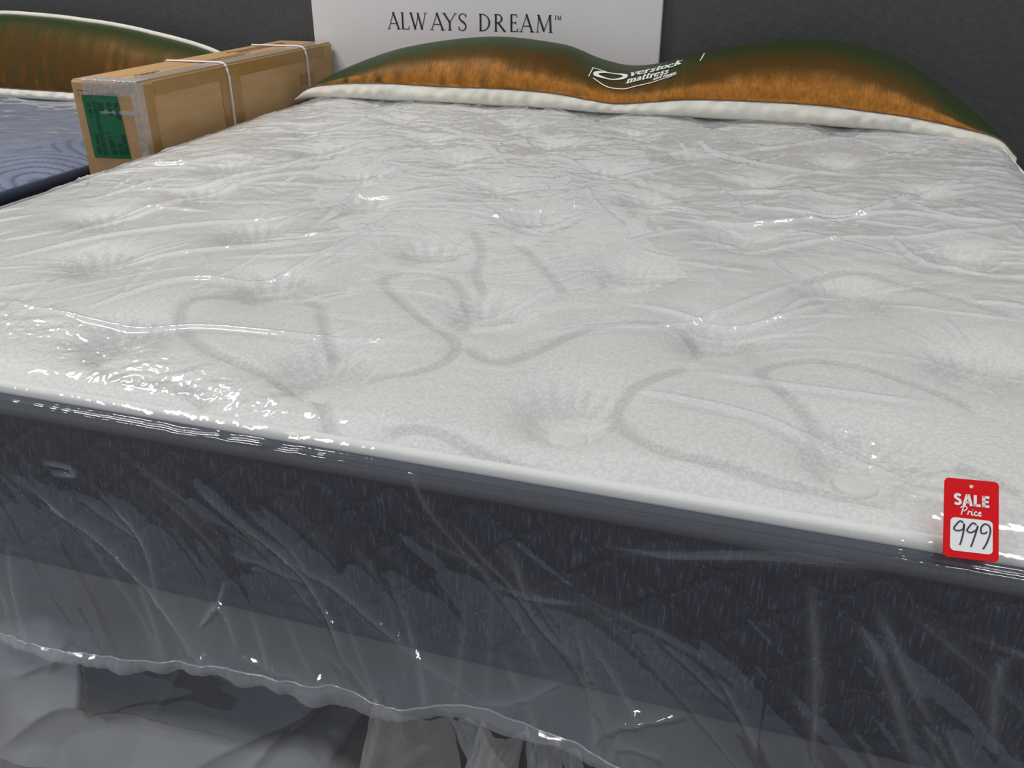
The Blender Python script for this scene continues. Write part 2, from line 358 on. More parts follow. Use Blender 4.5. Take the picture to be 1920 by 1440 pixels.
def slab(ch):
    """heavy slab-serif small letters, x-height 0.66"""
    B, N = .21, .11
    L = lambda a, b, w: ([a, b], w)
    fs = lambda x, y, w=.36: ([(x-w/2, y), (x+w/2, y)], .09)
    if ch == 'v': return [L((.1, .64), (.31, .02), B), L((.31, .02), (.54, .64), N), fs(.1, .62, .3), fs(.54, .62, .26)], .66
    if ch == 'e':
        p = arc(.3, .33, .22, .27, -40, -350, 22)[::1]; w = N+(B-N)*np.abs(np.cos(np.radians(np.linspace(-40, -350, 22))))
        return [(p, w), L((.12, .35), (.5, .35), .08)], .60
    if ch == 'o':
        a = np.linspace(0, 360, 28); p = arc(.3, .33, .21, .26, 0, 360, 28); return [(p, N+(B-N)*np.abs(np.cos(np.radians(a))))], .62
    if ch == 'r': return [L((.17, 0), (.17, .64), B), fs(.17, .045), fs(.12, .61, .2), (smooth_poly([(.2, .42), (.3, .58), (.42, .56)], 5), [N]*5+[B]*6)], .50
    if ch == 's':
        p = smooth_poly([(.43, .5), (.3, .60), (.14, .52), (.2, .37), (.36, .28), (.40, .13), (.25, .04), (.08, .14)], 5); return [(p, .145)], .52
    if ch == 't': return [L((.19, .04), (.19, .86), B), L((.02, .60), (.38, .60), .09), (smooth_poly([(.19, .1), (.27, .04), (.40, .1)], 5), .10)], .44
    if ch == 'c':
        a = np.linspace(40, 320, 22); p = arc(.3, .33, .22, .27, 40, 320, 22); return [(p, N+(B-N)*np.abs(np.cos(np.radians(a)))), L((.44, .40), (.44, .56), .12)], .56
    if ch == 'k': return [L((.17, 0), (.17, .98), B), L((.2, .28), (.5, .60), N), L((.3, .36), (.56, .02), B), fs(.17, .045), fs(.12, .95, .2), fs(.5, .61, .26), fs(.56, .045, .26)], .70
    if ch == 'm': return [L((.15, 0), (.15, .64), B), L((.50, 0), (.50, .5), B), L((.85, 0), (.85, .5), B), fs(.1, .61, .2), fs(.15, .045, .34), fs(.5, .045, .3), fs(.85, .045, .34),
                          (arc(.33, .46, .17, .13, 180, 0, 10), .12), (arc(.68, .46, .17, .13, 180, 0, 10), .12)], 1.02
    if ch == 'n': return [L((.15, 0), (.15, .64), B), L((.50, 0), (.50, .5), B), fs(.1, .61, .2), fs(.15, .045, .34), fs(.5, .045, .34), (arc(.33, .46, .17, .13, 180, 0, 10), .12)], .66
    if ch == 'a': return [L((.42, .04), (.42, .5), B), (arc(.27, .46, .16, .13, 170, 0, 10), .12), (arc(.26, .19, .15, .14, 60, 350, 16), .13), fs(.5, .045, .16)], .60
    if ch == 'd': return [L((.45, 0), (.45, .98), B), (arc(.27, .31, .17, .24, 50, 320, 16), .15), fs(.5, .045, .16)], .64
    if ch == ' ': return [], .3

def text_strokes(s, font, x=0.0, y=0.0, h=1.0, gap=0.0, slant=0.0):
    out = []
    for ch in s:
        g, adv = font(ch)
        for p, w in g:
            p = np.asarray(p, float).copy(); p = np.stack([x+(p[:, 0]+slant*p[:, 1])*h, y+p[:, 1]*h], 1)
            out.append((p, np.asarray(w)*h))
        x += (adv+gap)*h
    return out, x

# ------------------------------------------------------------------ the setting
WALL_Y = 2.16
s = mesh('wall_back', [(-6, WALL_Y, 0), (6, WALL_Y, 0), (6, WALL_Y, 3.2), (-6, WALL_Y, 3.2), (-6, WALL_Y+.12, 0), (6, WALL_Y+.12, 0), (6, WALL_Y+.12, 3.2), (-6, WALL_Y+.12, 3.2)],
         [(0, 1, 2, 3), (5, 4, 7, 6), (3, 2, 6, 7), (1, 0, 4, 5), (0, 3, 7, 4), (2, 1, 5, 6)], M['wall'], smooth=False)
tag(s, 'matte charcoal painted wall behind the beds', kind='structure')
s = mesh('floor', [(-6, -6, 0), (6, -6, 0), (6, WALL_Y, 0), (-6, WALL_Y, 0), (-6, -6, -.1), (6, -6, -.1), (6, WALL_Y, -.1), (-6, WALL_Y, -.1)],
         [(0, 1, 2, 3), (5, 4, 7, 6), (1, 0, 4, 5), (2, 1, 5, 6), (3, 2, 6, 7), (0, 3, 7, 4)], M['floor'], smooth=False)
tag(s, 'brown shop floor under the beds', kind='structure')

# white sign board on the wall
SY = WALL_Y - 0.022
sx0, sx1 = px([(583, 0)], 1, SY)[0][0], px([(1240, 40)], 1, SY)[0][0]
sign = empty('sign_board', ((sx0+sx1)/2, WALL_Y, Z0+.05), 'white wall sign board reading ALWAYS DREAM behind the long pillow', 'sign')
box_mesh('board_panel', (sx0, SY, Z0-.08), (sx1, WALL_Y-.001, Z0+.62), M['board'], sign, bevel=.002)
b0 = px([(728, 54)], 1, SY)[0]; b1 = px([(1036, 61)], 1, SY)[0]
k = (b1[0]-b0[0])/847.0; H = 0.0500
def sign_text(parts, name):
    V, Fc = collect(parts)
    W3 = np.stack([V[:, 0], np.full(len(V), SY-.0012), V[:, 1]], 1)
    o = mesh(name, W3, Fc, M['ink'], sign, smooth=False); return o
for ch, a, b in (('A', 460, 527), ('L', 530, 577), ('W', 580, 668), ('A', 688, 762), ('Y', 755, 826), ('S', 832, 880), ('D', 935, 999), ('R', 1012, 1076), ('E', 1091, 1140), ('A', 1146, 1216), ('M', 1222, 1308)):
    g, adv = serif_caps(ch); sc = (b-a)*k/adv
    sign_text([(np.stack([b0[0]+(a-460)*k+np.asarray(p, float)[:, 0]*sc, b0[2]+(b1[2]-b0[2])*(a-460)/847+np.asarray(p, float)[:, 1]*H], 1), np.asarray(w)*H) for p, w in g], 'letter')
for ch, a, b in (('T', 1314, 1327), ('M', 1328, 1348)):
    g, adv = serif_caps(ch); sc = (b-a)*k/adv
    sign_text([(np.stack([b0[0]+(a-460)*k+np.asarray(p, float)[:, 0]*sc, b1[2]+.036+np.asarray(p, float)[:, 1]*.013], 1), np.asarray(w)*.016) for p, w in g], 'trademark_letter')

# ------------------------------------------------------------------ the white mattress in its clear bag
W, L, T = 1.93, 2.03, 0.245
mat_o = empty('mattress', (0, L/2, Z0-T), 'white button-tufted king mattress with slate blue sides in a clear plastic bag', 'mattress')
TUFTS = []
for yy, xs, sp in ((.122, .001, .286), (.356, .107, .306), (.56, -.055, .318), (.775, .07, .34), (.972, -.07, .31), (1.165, .10, .325), (1.37, -.06, .32), (1.58, .10, .32), (1.79, -.06, .32)):
    for j in range(-5, 6):
        x = xs + sp*j + rng.normal(0, .008)
        if abs(x) < W/2-.12: TUFTS.append((x, yy + rng.normal(0, .008), rng.random()*6.28))

QUILT_PX = [
    [(500, 540), (430, 545), (360, 560), (338, 590), (345, 615), (390, 655), (470, 682), (560, 705), (600, 740), (625, 800)],
    [(560, 560), (598, 572), (610, 615), (625, 655)],
    [(880, 570), (868, 540), (835, 517), (770, 508), (722, 520), (735, 548), (800, 595), (842, 622), (855, 645), (838, 672), (790, 690), (740, 695), (660, 690)],
    [(890, 430), (905, 470), (893, 510), (910, 545)],
    [(875, 640), (900, 668), (950, 677), (1020, 652), (1100, 615), (1180, 600), (1260, 600), (1330, 620)],
    [(725, 800), (760, 790), (820, 795), (900, 825), (1000, 860), (1110, 892)],
    [(1300, 680), (1200, 715), (1157, 755), (1170, 790), (1230, 835), (1330, 860), (1450, 890), (1530, 900), (1700, 925)],
    [(1550, 805), (1490, 755), (1430, 705), (1440, 685), (1520, 675), (1620, 690), (1700, 715), (1780, 745), (1840, 775)],
    [(1790, 865), (1850, 890), (1920, 920)],
    [(250, 640), (170, 665), (240, 700), (330, 715), (390, 745)],
    [(970, 455), (1000, 480), (1040, 520), (1060, 545)],
    [(1500, 520), (1600, 505), (1700, 530), (1800, 560), (1910, 590)],
    [(1050, 360), (1150, 340), (1230, 352), (1300, 372)],
]
QUILT = [smooth_poly(px(q, 2, .018)[:, :2], 6) for q in QUILT_PX]

def sag(X, Y):
    return -.015*np.exp(-((X+W/2)/.22)**2)*np.clip((1.5-Y)/.8, 0, 1)

def top_h(X, Y):
    """height of the quilted top above the edge seam; also the knitted band mask"""
    d = np.minimum(np.minimum(X+W/2, W/2-X), np.minimum(Y, L-Y)); d = np.maximum(d, 0)
    h = .021*(1-np.exp(-d/.035)) + .003*fbm(X*5, Y*5, 3) + sag(X, Y)
    for (tx, ty, ph) in TUFTS:
        r = np.hypot(X-tx, Y-ty); m = r < .2
        rr = r[m]; th = np.arctan2(Y[m]-ty, X[m]-tx)
        dip = -.031*np.exp(-(np.maximum(rr-.016, 0)/.032)**2) - .012*np.exp(-(rr/.095)**2)
        pl = .0030*np.exp(-((rr-.048)/.018)**2)*np.cos(15*th+ph+1.5*np.sin(2*th+ph))*np.clip((rr-.025)/.010, 0, 1)
        h[m] += dip + pl
    band = np.zeros_like(X)
    for q in QUILT:
        lo, hi = q.min(0)-.05, q.max(0)+.05
        m = (X > lo[0]) & (X < hi[0]) & (Y > lo[1]) & (Y < hi[1])
        if not m.any(): continue
        D, S, G = seg_dist(X[m], Y[m], q)
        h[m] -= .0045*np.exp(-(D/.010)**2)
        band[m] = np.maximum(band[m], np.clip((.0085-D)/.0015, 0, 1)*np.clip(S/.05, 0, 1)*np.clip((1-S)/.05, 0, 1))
    h = np.where(Y > 1.845, np.minimum(h, .0185), h)          # pressed flat under the pillow
    return h, band

def axis_steps(segs):
    out = [segs[0][0]]
    for a, b, st_ in segs: out += list(np.linspace(a, b, max(2, int(round((b-a)/st_))+1))[1:])
    return np.array(out)

ys = axis_steps([(0, .5, .0035), (.5, 1.1, .005), (1.1, L, .008)])
xs = axis_steps([(-W/2, W/2, .0042)])
def hw_scale(y):
    R = .07; e = np.minimum(y, L-y); e = np.clip(e, 0, R)
    return (W/2 - R + np.sqrt(np.maximum(R*R-(R-e)**2, 0)))/(W/2)
X, Y = np.meshgrid(xs, ys); Xc = X*hw_scale(Y)
h, band = top_h(Xc, Y)
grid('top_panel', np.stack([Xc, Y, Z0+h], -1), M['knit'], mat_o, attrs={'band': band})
top_panel = [o for o in mat_o.children if o.name.startswith('top_panel')][0]

# tuft buttons, each a small felt disc pulled into its dimple
def button_mesh():
    r = np.array([.0, .012, .019, .022, .0215]); z = np.array([.0022, .0020, .0010, -.001, -.006]); th = np.linspace(0, 2*math.pi, 20, endpoint=False)
    P = np.stack([r[:, None]*np.cos(th), r[:, None]*np.sin(th), np.broadcast_to(z[:, None], (5, 20))], -1)
    o = grid('tuft_button', P, M['felt'], None, close_u=True, flip=True); return o
proto = button_mesh()
root = np.array(mat_o.location)
for i, (tx, ty, ph) in enumerate(TUFTS):
    o = proto if i == 0 else proto.copy()
    if i: C.objects.link(o)
    hz, _ = top_h(np.array([[tx]]), np.array([[ty]]))
    o.parent = top_panel; o.location = np.array([tx, ty, Z0+float(hz[0, 0])+.0035]) - root

# border: rounded rectangle swept with white tape, navy tape, cord and quilted side
def outline(off=0.0, step=.006, R=.07):
    pts = []
    x0, x1, y0, y1 = -W/2-off, W/2+off, -off, L+off; R = R+off
    def line(a, b):
        n = max(2, int(math.dist(a, b)/step)); return [tuple(np.array(a)+(np.array(b)-np.array(a))*i/n) for i in range(n)]
    def corner(cx, cy, a0):
        n = max(6, int(R*1.57/step)); return [(cx+R*math.cos(math.radians(a0+90*i/n)), cy+R*math.sin(math.radians(a0+90*i/n))) for i in range(n)]
    pts += line((x0+R, y0), (x1-R, y0)) + corner(x1-R, y0+R, -90) + line((x1, y0+R), (x1, y1-R)) + corner(x1-R, y1-R, 0)
    pts += line((x1-R, y1), (x0+R, y1)) + corner(x0+R, y1-R, 90) + line((x0, y1-R), (x0, y0+R)) + corner(x0+R, y0+R, 180)
    return np.array(pts)
OUT = outline()
tn = np.roll(OUT, -1, 0)-np.roll(OUT, 1, 0); tn /= np.linalg.norm(tn, axis=1)[:, None]
NRM = np.stack([tn[:, 1], -tn[:, 0]], 1)
ARC = np.concatenate([[0], np.cumsum(np.linalg.norm(np.diff(OUT, axis=0), axis=1))])
def sweep(name, prof, mat, parent, disp=None):
    """prof: list of (outward offset, height); rows follow the profile, columns the outline"""
    P = []
    for (o_, z_) in prof:
        off = np.full(len(OUT), o_)
        if disp is not None: off = off + disp(ARC, z_)
        P.append(np.column_stack([OUT + NRM*off[:, None], Z0+z_+sag(OUT[:, 0], OUT[:, 1])*max(0, 1+z_/T)]))
    return grid(name, np.array(P), mat, parent, close_u=True, flip=True)
sweep('white_edge_tape', [(-.008, .0040), (-.005, .0056), (-.001, .0056), (.0030, .0040), (.0048, .0010), (.0050, -.003), (.0042, -.006), (.001, -.008)], M['tape'], mat_o)
sweep('slate_binding', [(.002, -.0065), (.0045, -.008), (.005, -.015), (.003, -.019)], M['cord'], mat_o)
th = np.radians(np.linspace(100, -140, 11))
sweep('piping_cord', [(.003+.0085*math.cos(a), -.0255+.0085*math.sin(a)) for a in th], M['cord'], mat_o)
zs = np.linspace(-.030, -T+.012, 74)
def side_disp(s_, z_):
    t = (z_+.030)/(-T+.042)
    o = .006*math.sin(math.pi*t)
    d = np.zeros_like(s_)
    for k, zc in enumerate(np.arange(-.058, -T, -.034)):
        zz = zc + .0135*np.sin(2*math.pi*s_/.092 + (k % 2)*math.pi + .8*np.sin(s_*7))
        d = d - .0060*np.exp(-((z_-zz)/.0036)**2)
    return o + d + .0012*np.sin(s_*31)*math.sin(t*9)
sweep('side_border', [(0.0, z) for z in zs], M['border'], mat_o, side_disp)
sweep('lower_piping_cord', [(.003+.0085*math.cos(a), -T+.008+.0085*math.sin(a)) for a in th], M['found'], mat_o)
mesh('underside', [(x, y, Z0-T+.002) for x, y in OUT], [tuple(range(len(OUT)))[::-1]], M['found'], mat_o, smooth=False)

# ---- the clear bag: one sheet over the top and down the front, side skirts, a sealed hem
bag = bpy.data.objects.new('plastic_bag', None); C.objects.link(bag); bag.parent = mat_o
bag['label'] = 'clear crinkled plastic bag over the mattress'

fx = axis_steps([(-W/2-.006, -.46, .0040), (-.46, .18, .0020), (.18, .48, .0030), (.48, .72, .0021), (.72, W/2+.006, .0036)])
fy = axis_steps([(-.016, .20, .0019), (.20, 1.0, .0034), (1.0, L+.012, .0055)])
FX, FY = np.meshgrid(fx, fy)
FXc = np.clip(FX, -W/2, W/2); FYc = np.clip(FY, 0, L)
mh, _ = top_h(FXc*hw_scale(FYc), FYc)
def film_env(X, Y):
    d = np.minimum(np.minimum(X+W/2+.006, W/2+.006-X), np.minimum(Y+.012, L+.010-Y)); d = np.maximum(d, 0)
    h = .0245*(1-np.exp(-d/.024)) - .006*np.exp(-d/.010) + sag(X, Y)
    for (tx, ty, ph) in TUFTS:
        r = np.hypot(X-tx, Y-ty); m = r < .22; rr = r[m]
        h[m] += -.014*np.exp(-(rr/.060)**2)
    return h
fh = film_env(FX, FY)
# large creases followed in the photograph, then many small ones
creases = []
for pts, amp, w in [
    ([(0, 556), (150, 588), (400, 608), (600, 625), (860, 640)], .004, .006),
    ([(150, 575), (330, 520), (500, 512), (640, 455), (720, 410), (810, 375)], .006, .006),
    ([(180, 500), (330, 470), (500, 455), (640, 445)], .004, .006),
    ([(845, 622), (900, 590), (1010, 548), (1130, 500), (1190, 470)], .005, .006),
    ([(960, 640), (1100, 610), (1260, 600), (1400, 560), (1500, 520)], .004, .006),
    ([(1140, 560), (1250, 575), (1400, 600), (1560, 560)], .004, .006),
    ([(1062, 318), (1075, 350), (1080, 400)], .005, .010),
    ([(1095, 330), (1110, 370), (1180, 430)], .004, .007),
    ([(1000, 300), (1040, 292), (1100, 310)], .010, .008),
    ([(890, 375), (960, 415), (1010, 425), (1090, 400)], .005, .007),
    ([(100, 440), (260, 395), (420, 345), (560, 320), (640, 330)], .006, .008),
    ([(200, 350), (380, 340), (560, 300), (700, 262), (800, 250)], .006, .008),
    ([(0, 480), (180, 440), (330, 420), (480, 400)], .004, .007),
    ([(700, 290), (780, 330), (880, 330), (980, 350)], .006, .008),
    ([(590, 420), (660, 360), (720, 310)], .006, .007),
    ([(1350, 290), (1480, 270), (1640, 255), (1780, 275)], .008, .010),
    ([(1300, 250), (1340, 280), (1450, 310), (1640, 330)], .007, .009),
    ([(1200, 400), (1400, 415), (1600, 395), (1760, 345), (1840, 330)], .007, .008),
    ([(1340, 380), (1500, 390), (1700, 395), (1850, 420)], .006, .008),
    ([(1400, 470), (1560, 445), (1700, 440), (1900, 420)], .005, .008),
    ([(1680, 360), (1760, 400), (1900, 415)], .006, .008),
    ([(1660, 430), (1720, 480), (1800, 500), (1910, 520)], .005, .006),
    ([(1300, 690), (1500, 720), (1700, 745), (1760, 750)], .004, .006),
    ([(1180, 720), (1400, 770), (1560, 820), (1720, 890)], .005, .006),
    ([(230, 290), (330, 300), (430, 285), (520, 300)], .006, .008),
    ([(620, 270), (720, 265), (840, 250), (960, 260)], .007, .009),
    ([(820, 230), (900, 262), (960, 310)], .006, .008),
    ([(500, 240), (640, 235), (700, 210)], .007, .009),
]:
    creases.append((smooth_poly(px(pts, 2, .028)[:, :2], 5), amp*1.5, w*.7))
for i in range(420):
    yy = rng.random()**.8*1.9+.18; xx = rng.uniform(-.95, .95); ln = rng.uniform(.06, .26)
    a = rng.normal(.35, .55) if rng.random() < .7 else rng.uniform(0, 3.14)
    p0 = np.array([xx-ln*math.cos(a)/2, yy-ln*math.sin(a)/2]); p1 = np.array([xx+ln*math.cos(a)/2, yy+ln*math.sin(a)/2])
    mid = (p0+p1)/2 + rng.normal(0, .012, 2)
    far = min(1, max(0, (yy-.15)/.6))
    creases.append((smooth_poly([p0, mid, p1], 4), rng.uniform(.0022, .0065)*(.30+.85*far), rng.uniform(.0022, .0050)))
# folds that radiate from the tufts
for (tx, ty, ph) in TUFTS:
    if ty < .3: continue
    for j in range(int(rng.integers(3, 6))):
        a = rng.uniform(0, 6.28); r0 = rng.uniform(.03, .05); r1 = r0+rng.uniform(.06, .13)
        creases.append((np.array([(tx+r0*math.cos(a), ty+r0*math.sin(a)), (tx+r1*math.cos(a+.12), ty+r1*math.sin(a+.12))]), rng.uniform(.001, .0028), .004))
# fine crinkles where the film is bunched up
for n_, poly, wd in ((420, [(0, 600), (130, 640), (330, 735), (520, 800)], .030), (170, [(1500, 835), (1620, 855), (1760, 925)], .022), (60, [(1020, 300), (1110, 305)], .03), (25, [(590, 258), (640, 265)], .02)):
    pw_ = px(poly, 2, .015)[:, :2]
    for i in range(n_):
        u = rng.random()*(len(pw_)-1); k_ = int(u); c_ = pw_[k_]*(1-u+k_)+pw_[k_+1]*(u-k_) + rng.normal(0, wd, 2); a = rng.uniform(0, 3.14) if rng.random() < .5 else rng.normal(-.6, .4); ln = rng.uniform(.006, .026)
        if c_[1] < .008: continue
        dv = np.array([math.cos(a), math.sin(a)])*ln/2
        creases.append((smooth_poly([c_-dv, c_+rng.normal(0, .0025, 2), c_+dv], 3), rng.uniform(.0008, .0022), rng.uniform(.0012, .0022)))
bn = np.zeros_like(fh)
for q, amp, w in creases:
    lo, hi = q.min(0)-6*w, q.max(0)+6*w
    i0, i1 = np.searchsorted(fy, (lo[1], hi[1])); j0, j1 = np.searchsorted(fx, (lo[0], hi[0]))
    if i1-i0 < 1 or j1-j0 < 1: continue
    sl = (slice(i0, i1), slice(j0, j1))
    D, S, G = seg_dist(FX[sl], FY[sl], q)
    tp = np.clip(np.minimum(S, 1-S)*4, 0, 1)**.7
    bn[sl] = np.maximum(bn[sl], 2.6*min(1, amp/.005)*tp*np.exp(-(D/(1.5*w))**2)*(w > .0023))
    fh[sl] += amp*tp*(np.exp(-D/w*np.where(G > 0, 1.0, .45)) - .35*np.exp(-(D/(3*w))**2))
farw = np.clip((FY-.35)/.6, 0, 1)
fh += farw*(.0035*(.5-np.abs(fbm(FX*9, FY*13, 31, 3)))) + .0007*fbm(FX*40, FY*40, 41, 2)*(.3+farw)
# crumpled patches along the front edge
def patch(pts, wd):
    D, S, G = seg_dist(FX, FY, np.array(px(pts, 2, .01)[:, :2])); return np.exp(-(D/wd)**2)
pm = patch([(0, 590), (130, 640), (330, 730), (520, 800)], .040) + .8*patch([(1500, 830), (1620, 850), (1760, 920)], .030) + .5*patch([(1020, 300), (1110, 305)], .05) + .25*patch([(560, 255), (640, 265)], .05)
fh += np.clip(pm, 0, 1)*(.0038*facets(FX, FY, .030, 9))
fh += .0005*np.exp(-(FY/.03)**2)*facets(FX, FY, .02, 15)
fh = np.maximum(fh, np.where((FY > 0) & (FY < L) & (np.abs(FX) < W/2), mh+.0018, -1))
fh = np.where(FY > 1.845, np.minimum(fh, .0212), fh)      # held down by the pillow
fh[FY < .004] = np.minimum(fh[FY < .004], .02)

# hem height along the front, from the photograph
hem_px = [(-300, 1130), (0, 1165), (60, 1180), (150, 1210), (200, 1218), (380, 1235), (500, 1255), (640, 1290), (700, 1310), (800, 1322), (880, 1332), (920, 1340), (1000, 1370), (1090, 1410), (1140, 1440), (1400, 1560)]
hp = px(hem_px, 1, -.090)
hem_z = np.interp(fx, hp[:, 0], hp[:, 2]-Z0, left=-.33, right=-.33)
NT = 170
tt = np.linspace(0, 1, NT)[1:]
edge_z = fh[0]; SX = np.broadcast_to(fx, (NT-1, len(fx))); TT = tt[:, None]
SZ = edge_z + (hem_z-edge_z)*TT
# billow outwards; slack towards the hem
bil = .004 + .008*TT + .066*np.clip((TT-.50)/.50, 0, 1)**1.35 + .010*fbm(SX*3.0, SZ*5.0, 51, 2)*np.clip(TT*1.6, 0, 1)
sk = []
for pts, amp, w in [
    ([(0, 895), (140, 975), (260, 1050), (420, 1160), (540, 1235), (640, 1275)], .012, .007),
    ([(170, 940), (260, 1010), (340, 1110)], .006, .004),
    ([(380, 935), (470, 1010), (560, 1070), (640, 1140), (700, 1220)], .007, .004),
    ([(350, 910), (430, 985), (500, 1050)], .005, .004),
    ([(40, 1005), (100, 1080), (150, 1150), (190, 1205)], .010, .006),
    ([(0, 1035), (60, 1060), (110, 1120)], .007, .006),
    ([(410, 1140), (430, 1110), (460, 1130), (500, 1170)], .009, .004),
    ([(430, 1080), (432, 1110), (415, 1135)], .008, .003),
    ([(480, 1165), (560, 1185), (680, 1225), (800, 1262), (830, 1270), (800, 1300)], .012, .006),
    ([(700, 1265), (760, 1280), (820, 1275)], .009, .005),
    ([(790, 1310), (830, 1290), (860, 1272)], .009, .004),
    ([(930, 1030), (960, 1060), (1000, 1170), (1100, 1240)], .005, .005),
    ([(1120, 1040), (1250, 1060), (1450, 1062), (1640, 1085)], .006, .006),
    ([(1520, 1100), (1530, 1250), (1525, 1440)], .006, .005),
    ([(1600, 1180), (1660, 1270), (1720, 1440)], .007, .006),
    ([(1640, 1150), (1700, 1280), (1760, 1380)], .005, .005),
    ([(1125, 1360), (1140, 1325), (1200, 1318), (1290, 1328)], .012, .006),
    ([(1150, 1370), (1180, 1345), (1260, 1370)], .010, .005),
    ([(1900, 1240), (1870, 1300), (1865, 1420)], .006, .006),
    ([(900, 1255), (1000, 1262), (1080, 1255)], .006, .006),
    ([(750, 870), (790, 960), (900, 1100), (1050, 1260)], .004, .004),
    ([(480, 1030), (640, 1100), (820, 1210), (950, 1262)], .005, .006),
    ([(60, 880), (110, 890), (125, 905), (80, 900)], .006, .003),
]:
    q = px(pts, 1, -.035); sk.append((smooth_poly(q[:, [0, 2]], 5), amp*1.35, w*.75))
for i in range(60):
    x0 = rng.uniform(-.95, .95); z0_ = Z0-rng.uniform(.05, .22); ln = rng.uniform(.08, .30); a = rng.normal(-.80, .30)
    sk.append((np.array([(x0, z0_), (x0+ln*math.cos(a), z0_+ln*math.sin(a))]), rng.uniform(.002, .006), rng.uniform(.002, .005)))
sb = np.zeros_like(bil)
for q, amp, w in sk:
    D, S, G = seg_dist(SX, SZ+Z0, q); m = D < 8*w
    tp = np.clip(np.minimum(S, 1-S)*4, 0, 1)**.7
    sb = np.maximum(sb, 1.3*min(1, amp/.008)*tp*np.exp(-(D/(1.8*w))**2) + 2.0*min(1, amp/.006)*tp*np.exp(-(D/.0016)**2))
    bil = bil + np.where(m, (1-.8*TT**9)*amp*tp*(np.exp(-D/w*np.where(G > 0, 1.0, .5)) - .3*np.exp(-(D/(3*w))**2)), 0)
dg, dp = SX*.75-SZ*.66, SX*.66+SZ*.75          # slack runs in long diagonal streaks
bil = bil + (.0065*fbm(dg*3.2, dp*17, 53, 3) + .0030*(.4-np.abs(fbm(dg*4, dp*34, 57, 2))))*np.clip((TT-.10)/.3, 0, 1)
# gathered by the heat seal
gath = np.exp(-((1-TT)/.055)**2)
bil = bil + gath*(.0022*facets(SX, SZ*.35, .016, 21) + .0012*facets(SX, SZ*.6, .007, 23))
sb = sb + 1.2*np.exp(-((1-TT)/.12)**2) + .9*np.clip(fbm(dg*2.2, dp*9, 58, 3)-.1, 0, 1)*np.clip((TT-.2)/.3, 0, 1)
bil = bil + np.exp(-(TT/.08)**2)*.0005*facets(SX, SZ*.5, .02, 25)
SYY = np.minimum(fy[0] - bil, -.0155)
skirt = np.stack([SX, SYY, Z0+SZ], -1)[::-1]
film = np.concatenate([skirt, np.stack([FX, FY, Z0+fh], -1)], 0)
cover = grid('film_sheet', film, M['film'], bag, attrs={'layers_and_sheen': np.concatenate([sb[::-1], bn], 0)})
hem_line = film[0].copy()

# hem: the narrow sealed lip below the seam
NH = 10; hemP = []
wob = .016 + .009*fbm(fx*13, fx*0, 61, 3)
for i in range(NH):
    t = i/(NH-1)
    hemP.append(np.stack([hem_line[:, 0], hem_line[:, 1] - .006*math.sin(t*2.2) + t*(.006*fbm(fx*11, fx*0+3, 63, 2)+.001*np.sin(fx*131+1)), hem_line[:, 2] - wob*t], 1))
grid('sealed_hem', np.array(hemP), M['hem'], bag, flip=True)
tube('heat_seal', hem_line[::2] + np.array([0, -.0012, 0]), .0011, M['hem'], bag, n=6)

# the two side skirts of the bag
for sgn in (-1, 1):
    yv = axis_steps([(fy[0], L+.012, .012)]); tv = np.linspace(0, 1, 40)
    j = 0 if sgn < 0 else -1
    ez = np.interp(yv, fy, fh[:, j]); YV, TV = np.meshgrid(yv, tv)
    b_ = .004 + .02*TV**2 + .010*fbm(YV*4, TV*3, 71+sgn, 3)*TV + .006*facets(YV, TV*.3, .12, 75)*TV
    b_ = np.maximum(b_, .004)
    lim = .014 if sgn < 0 else .05
    P = np.stack([sgn*(W/2+.0065+np.minimum(b_, lim)*np.clip(TV*6, 0, 1)), YV, Z0+ez+(-.31-ez)*TV], -1)
    grid('side_skirt', P, M['film'], bag, flip=(sgn > 0))

# ------------------------------------------------------------------ foundation under the mattress, bagged too
FT, FB = -T-.001, -.475
found = empty('box_foundation', (0, L/2, Z0+FB), 'dark navy box foundation in loose clear plastic under the white mattress', 'box spring')
def rounded_slab(name, z0, z1, mat, parent, off):
    O = outline(off, step=.02); P = []
    for ins, z in ((.012, z0), (.003, z0+.004), (0, z0+.012), (0, z1-.012), (.003, z1-.004), (.012, z1)):
        n = np.roll(O, -1, 0)-np.roll(O, 1, 0); n /= np.linalg.norm(n, axis=1)[:, None]
        P.append(np.column_stack([O - np.stack([n[:, 1], -n[:, 0]], 1)*ins, np.full(len(O), Z0+z)]))
    o = grid(name, np.array(P), mat, parent, close_u=True, flip=False)
    return o, P
body, P = rounded_slab('side_border', FB, FT, M['found'], found, -.008)
mesh('top_panel', P[-1], [tuple(range(len(P[-1])))], M['found'], found, smooth=False)
mesh('underside', P[0], [tuple(range(len(P[0])))[::-1]], M['found'], found, smooth=False)
fbag = bpy.data.objects.new('plastic_bag', None); C.objects.link(fbag); fbag.parent = found
fbag['label'] = 'loose clear plastic bag around the foundation'
gx = axis_steps([(-W/2, W/2, .004)]); gt = np.linspace(0, 1, 110); GX, GT = np.meshgrid(gx, gt)
fhem = px([(-200, 1305), (0, 1345), (150, 1388), (300, 1418), (420, 1445), (600, 1500), (1200, 1640)], 1, -.09)
hz = np.interp(gx, fhem[:, 0], fhem[:, 2]-Z0, left=-.50, right=-.50); hz = np.clip(hz, -.60, -.50)
GZ = (FT-.004) + (hz-(FT-.004))*GT
left = np.clip((-.22-GX)/.16, 0, 1)
fb = .006 + .085*np.clip((GT-.25)/.75, 0, 1)**1.6*np.clip((.22-GX)/.2, .15, 1) + .030*left*np.sin(np.clip(GT, 0, 1)*2.4) + .012*fbm(GX*3.3, GZ*6, 81, 3)*np.clip(GT*2, 0, 1)
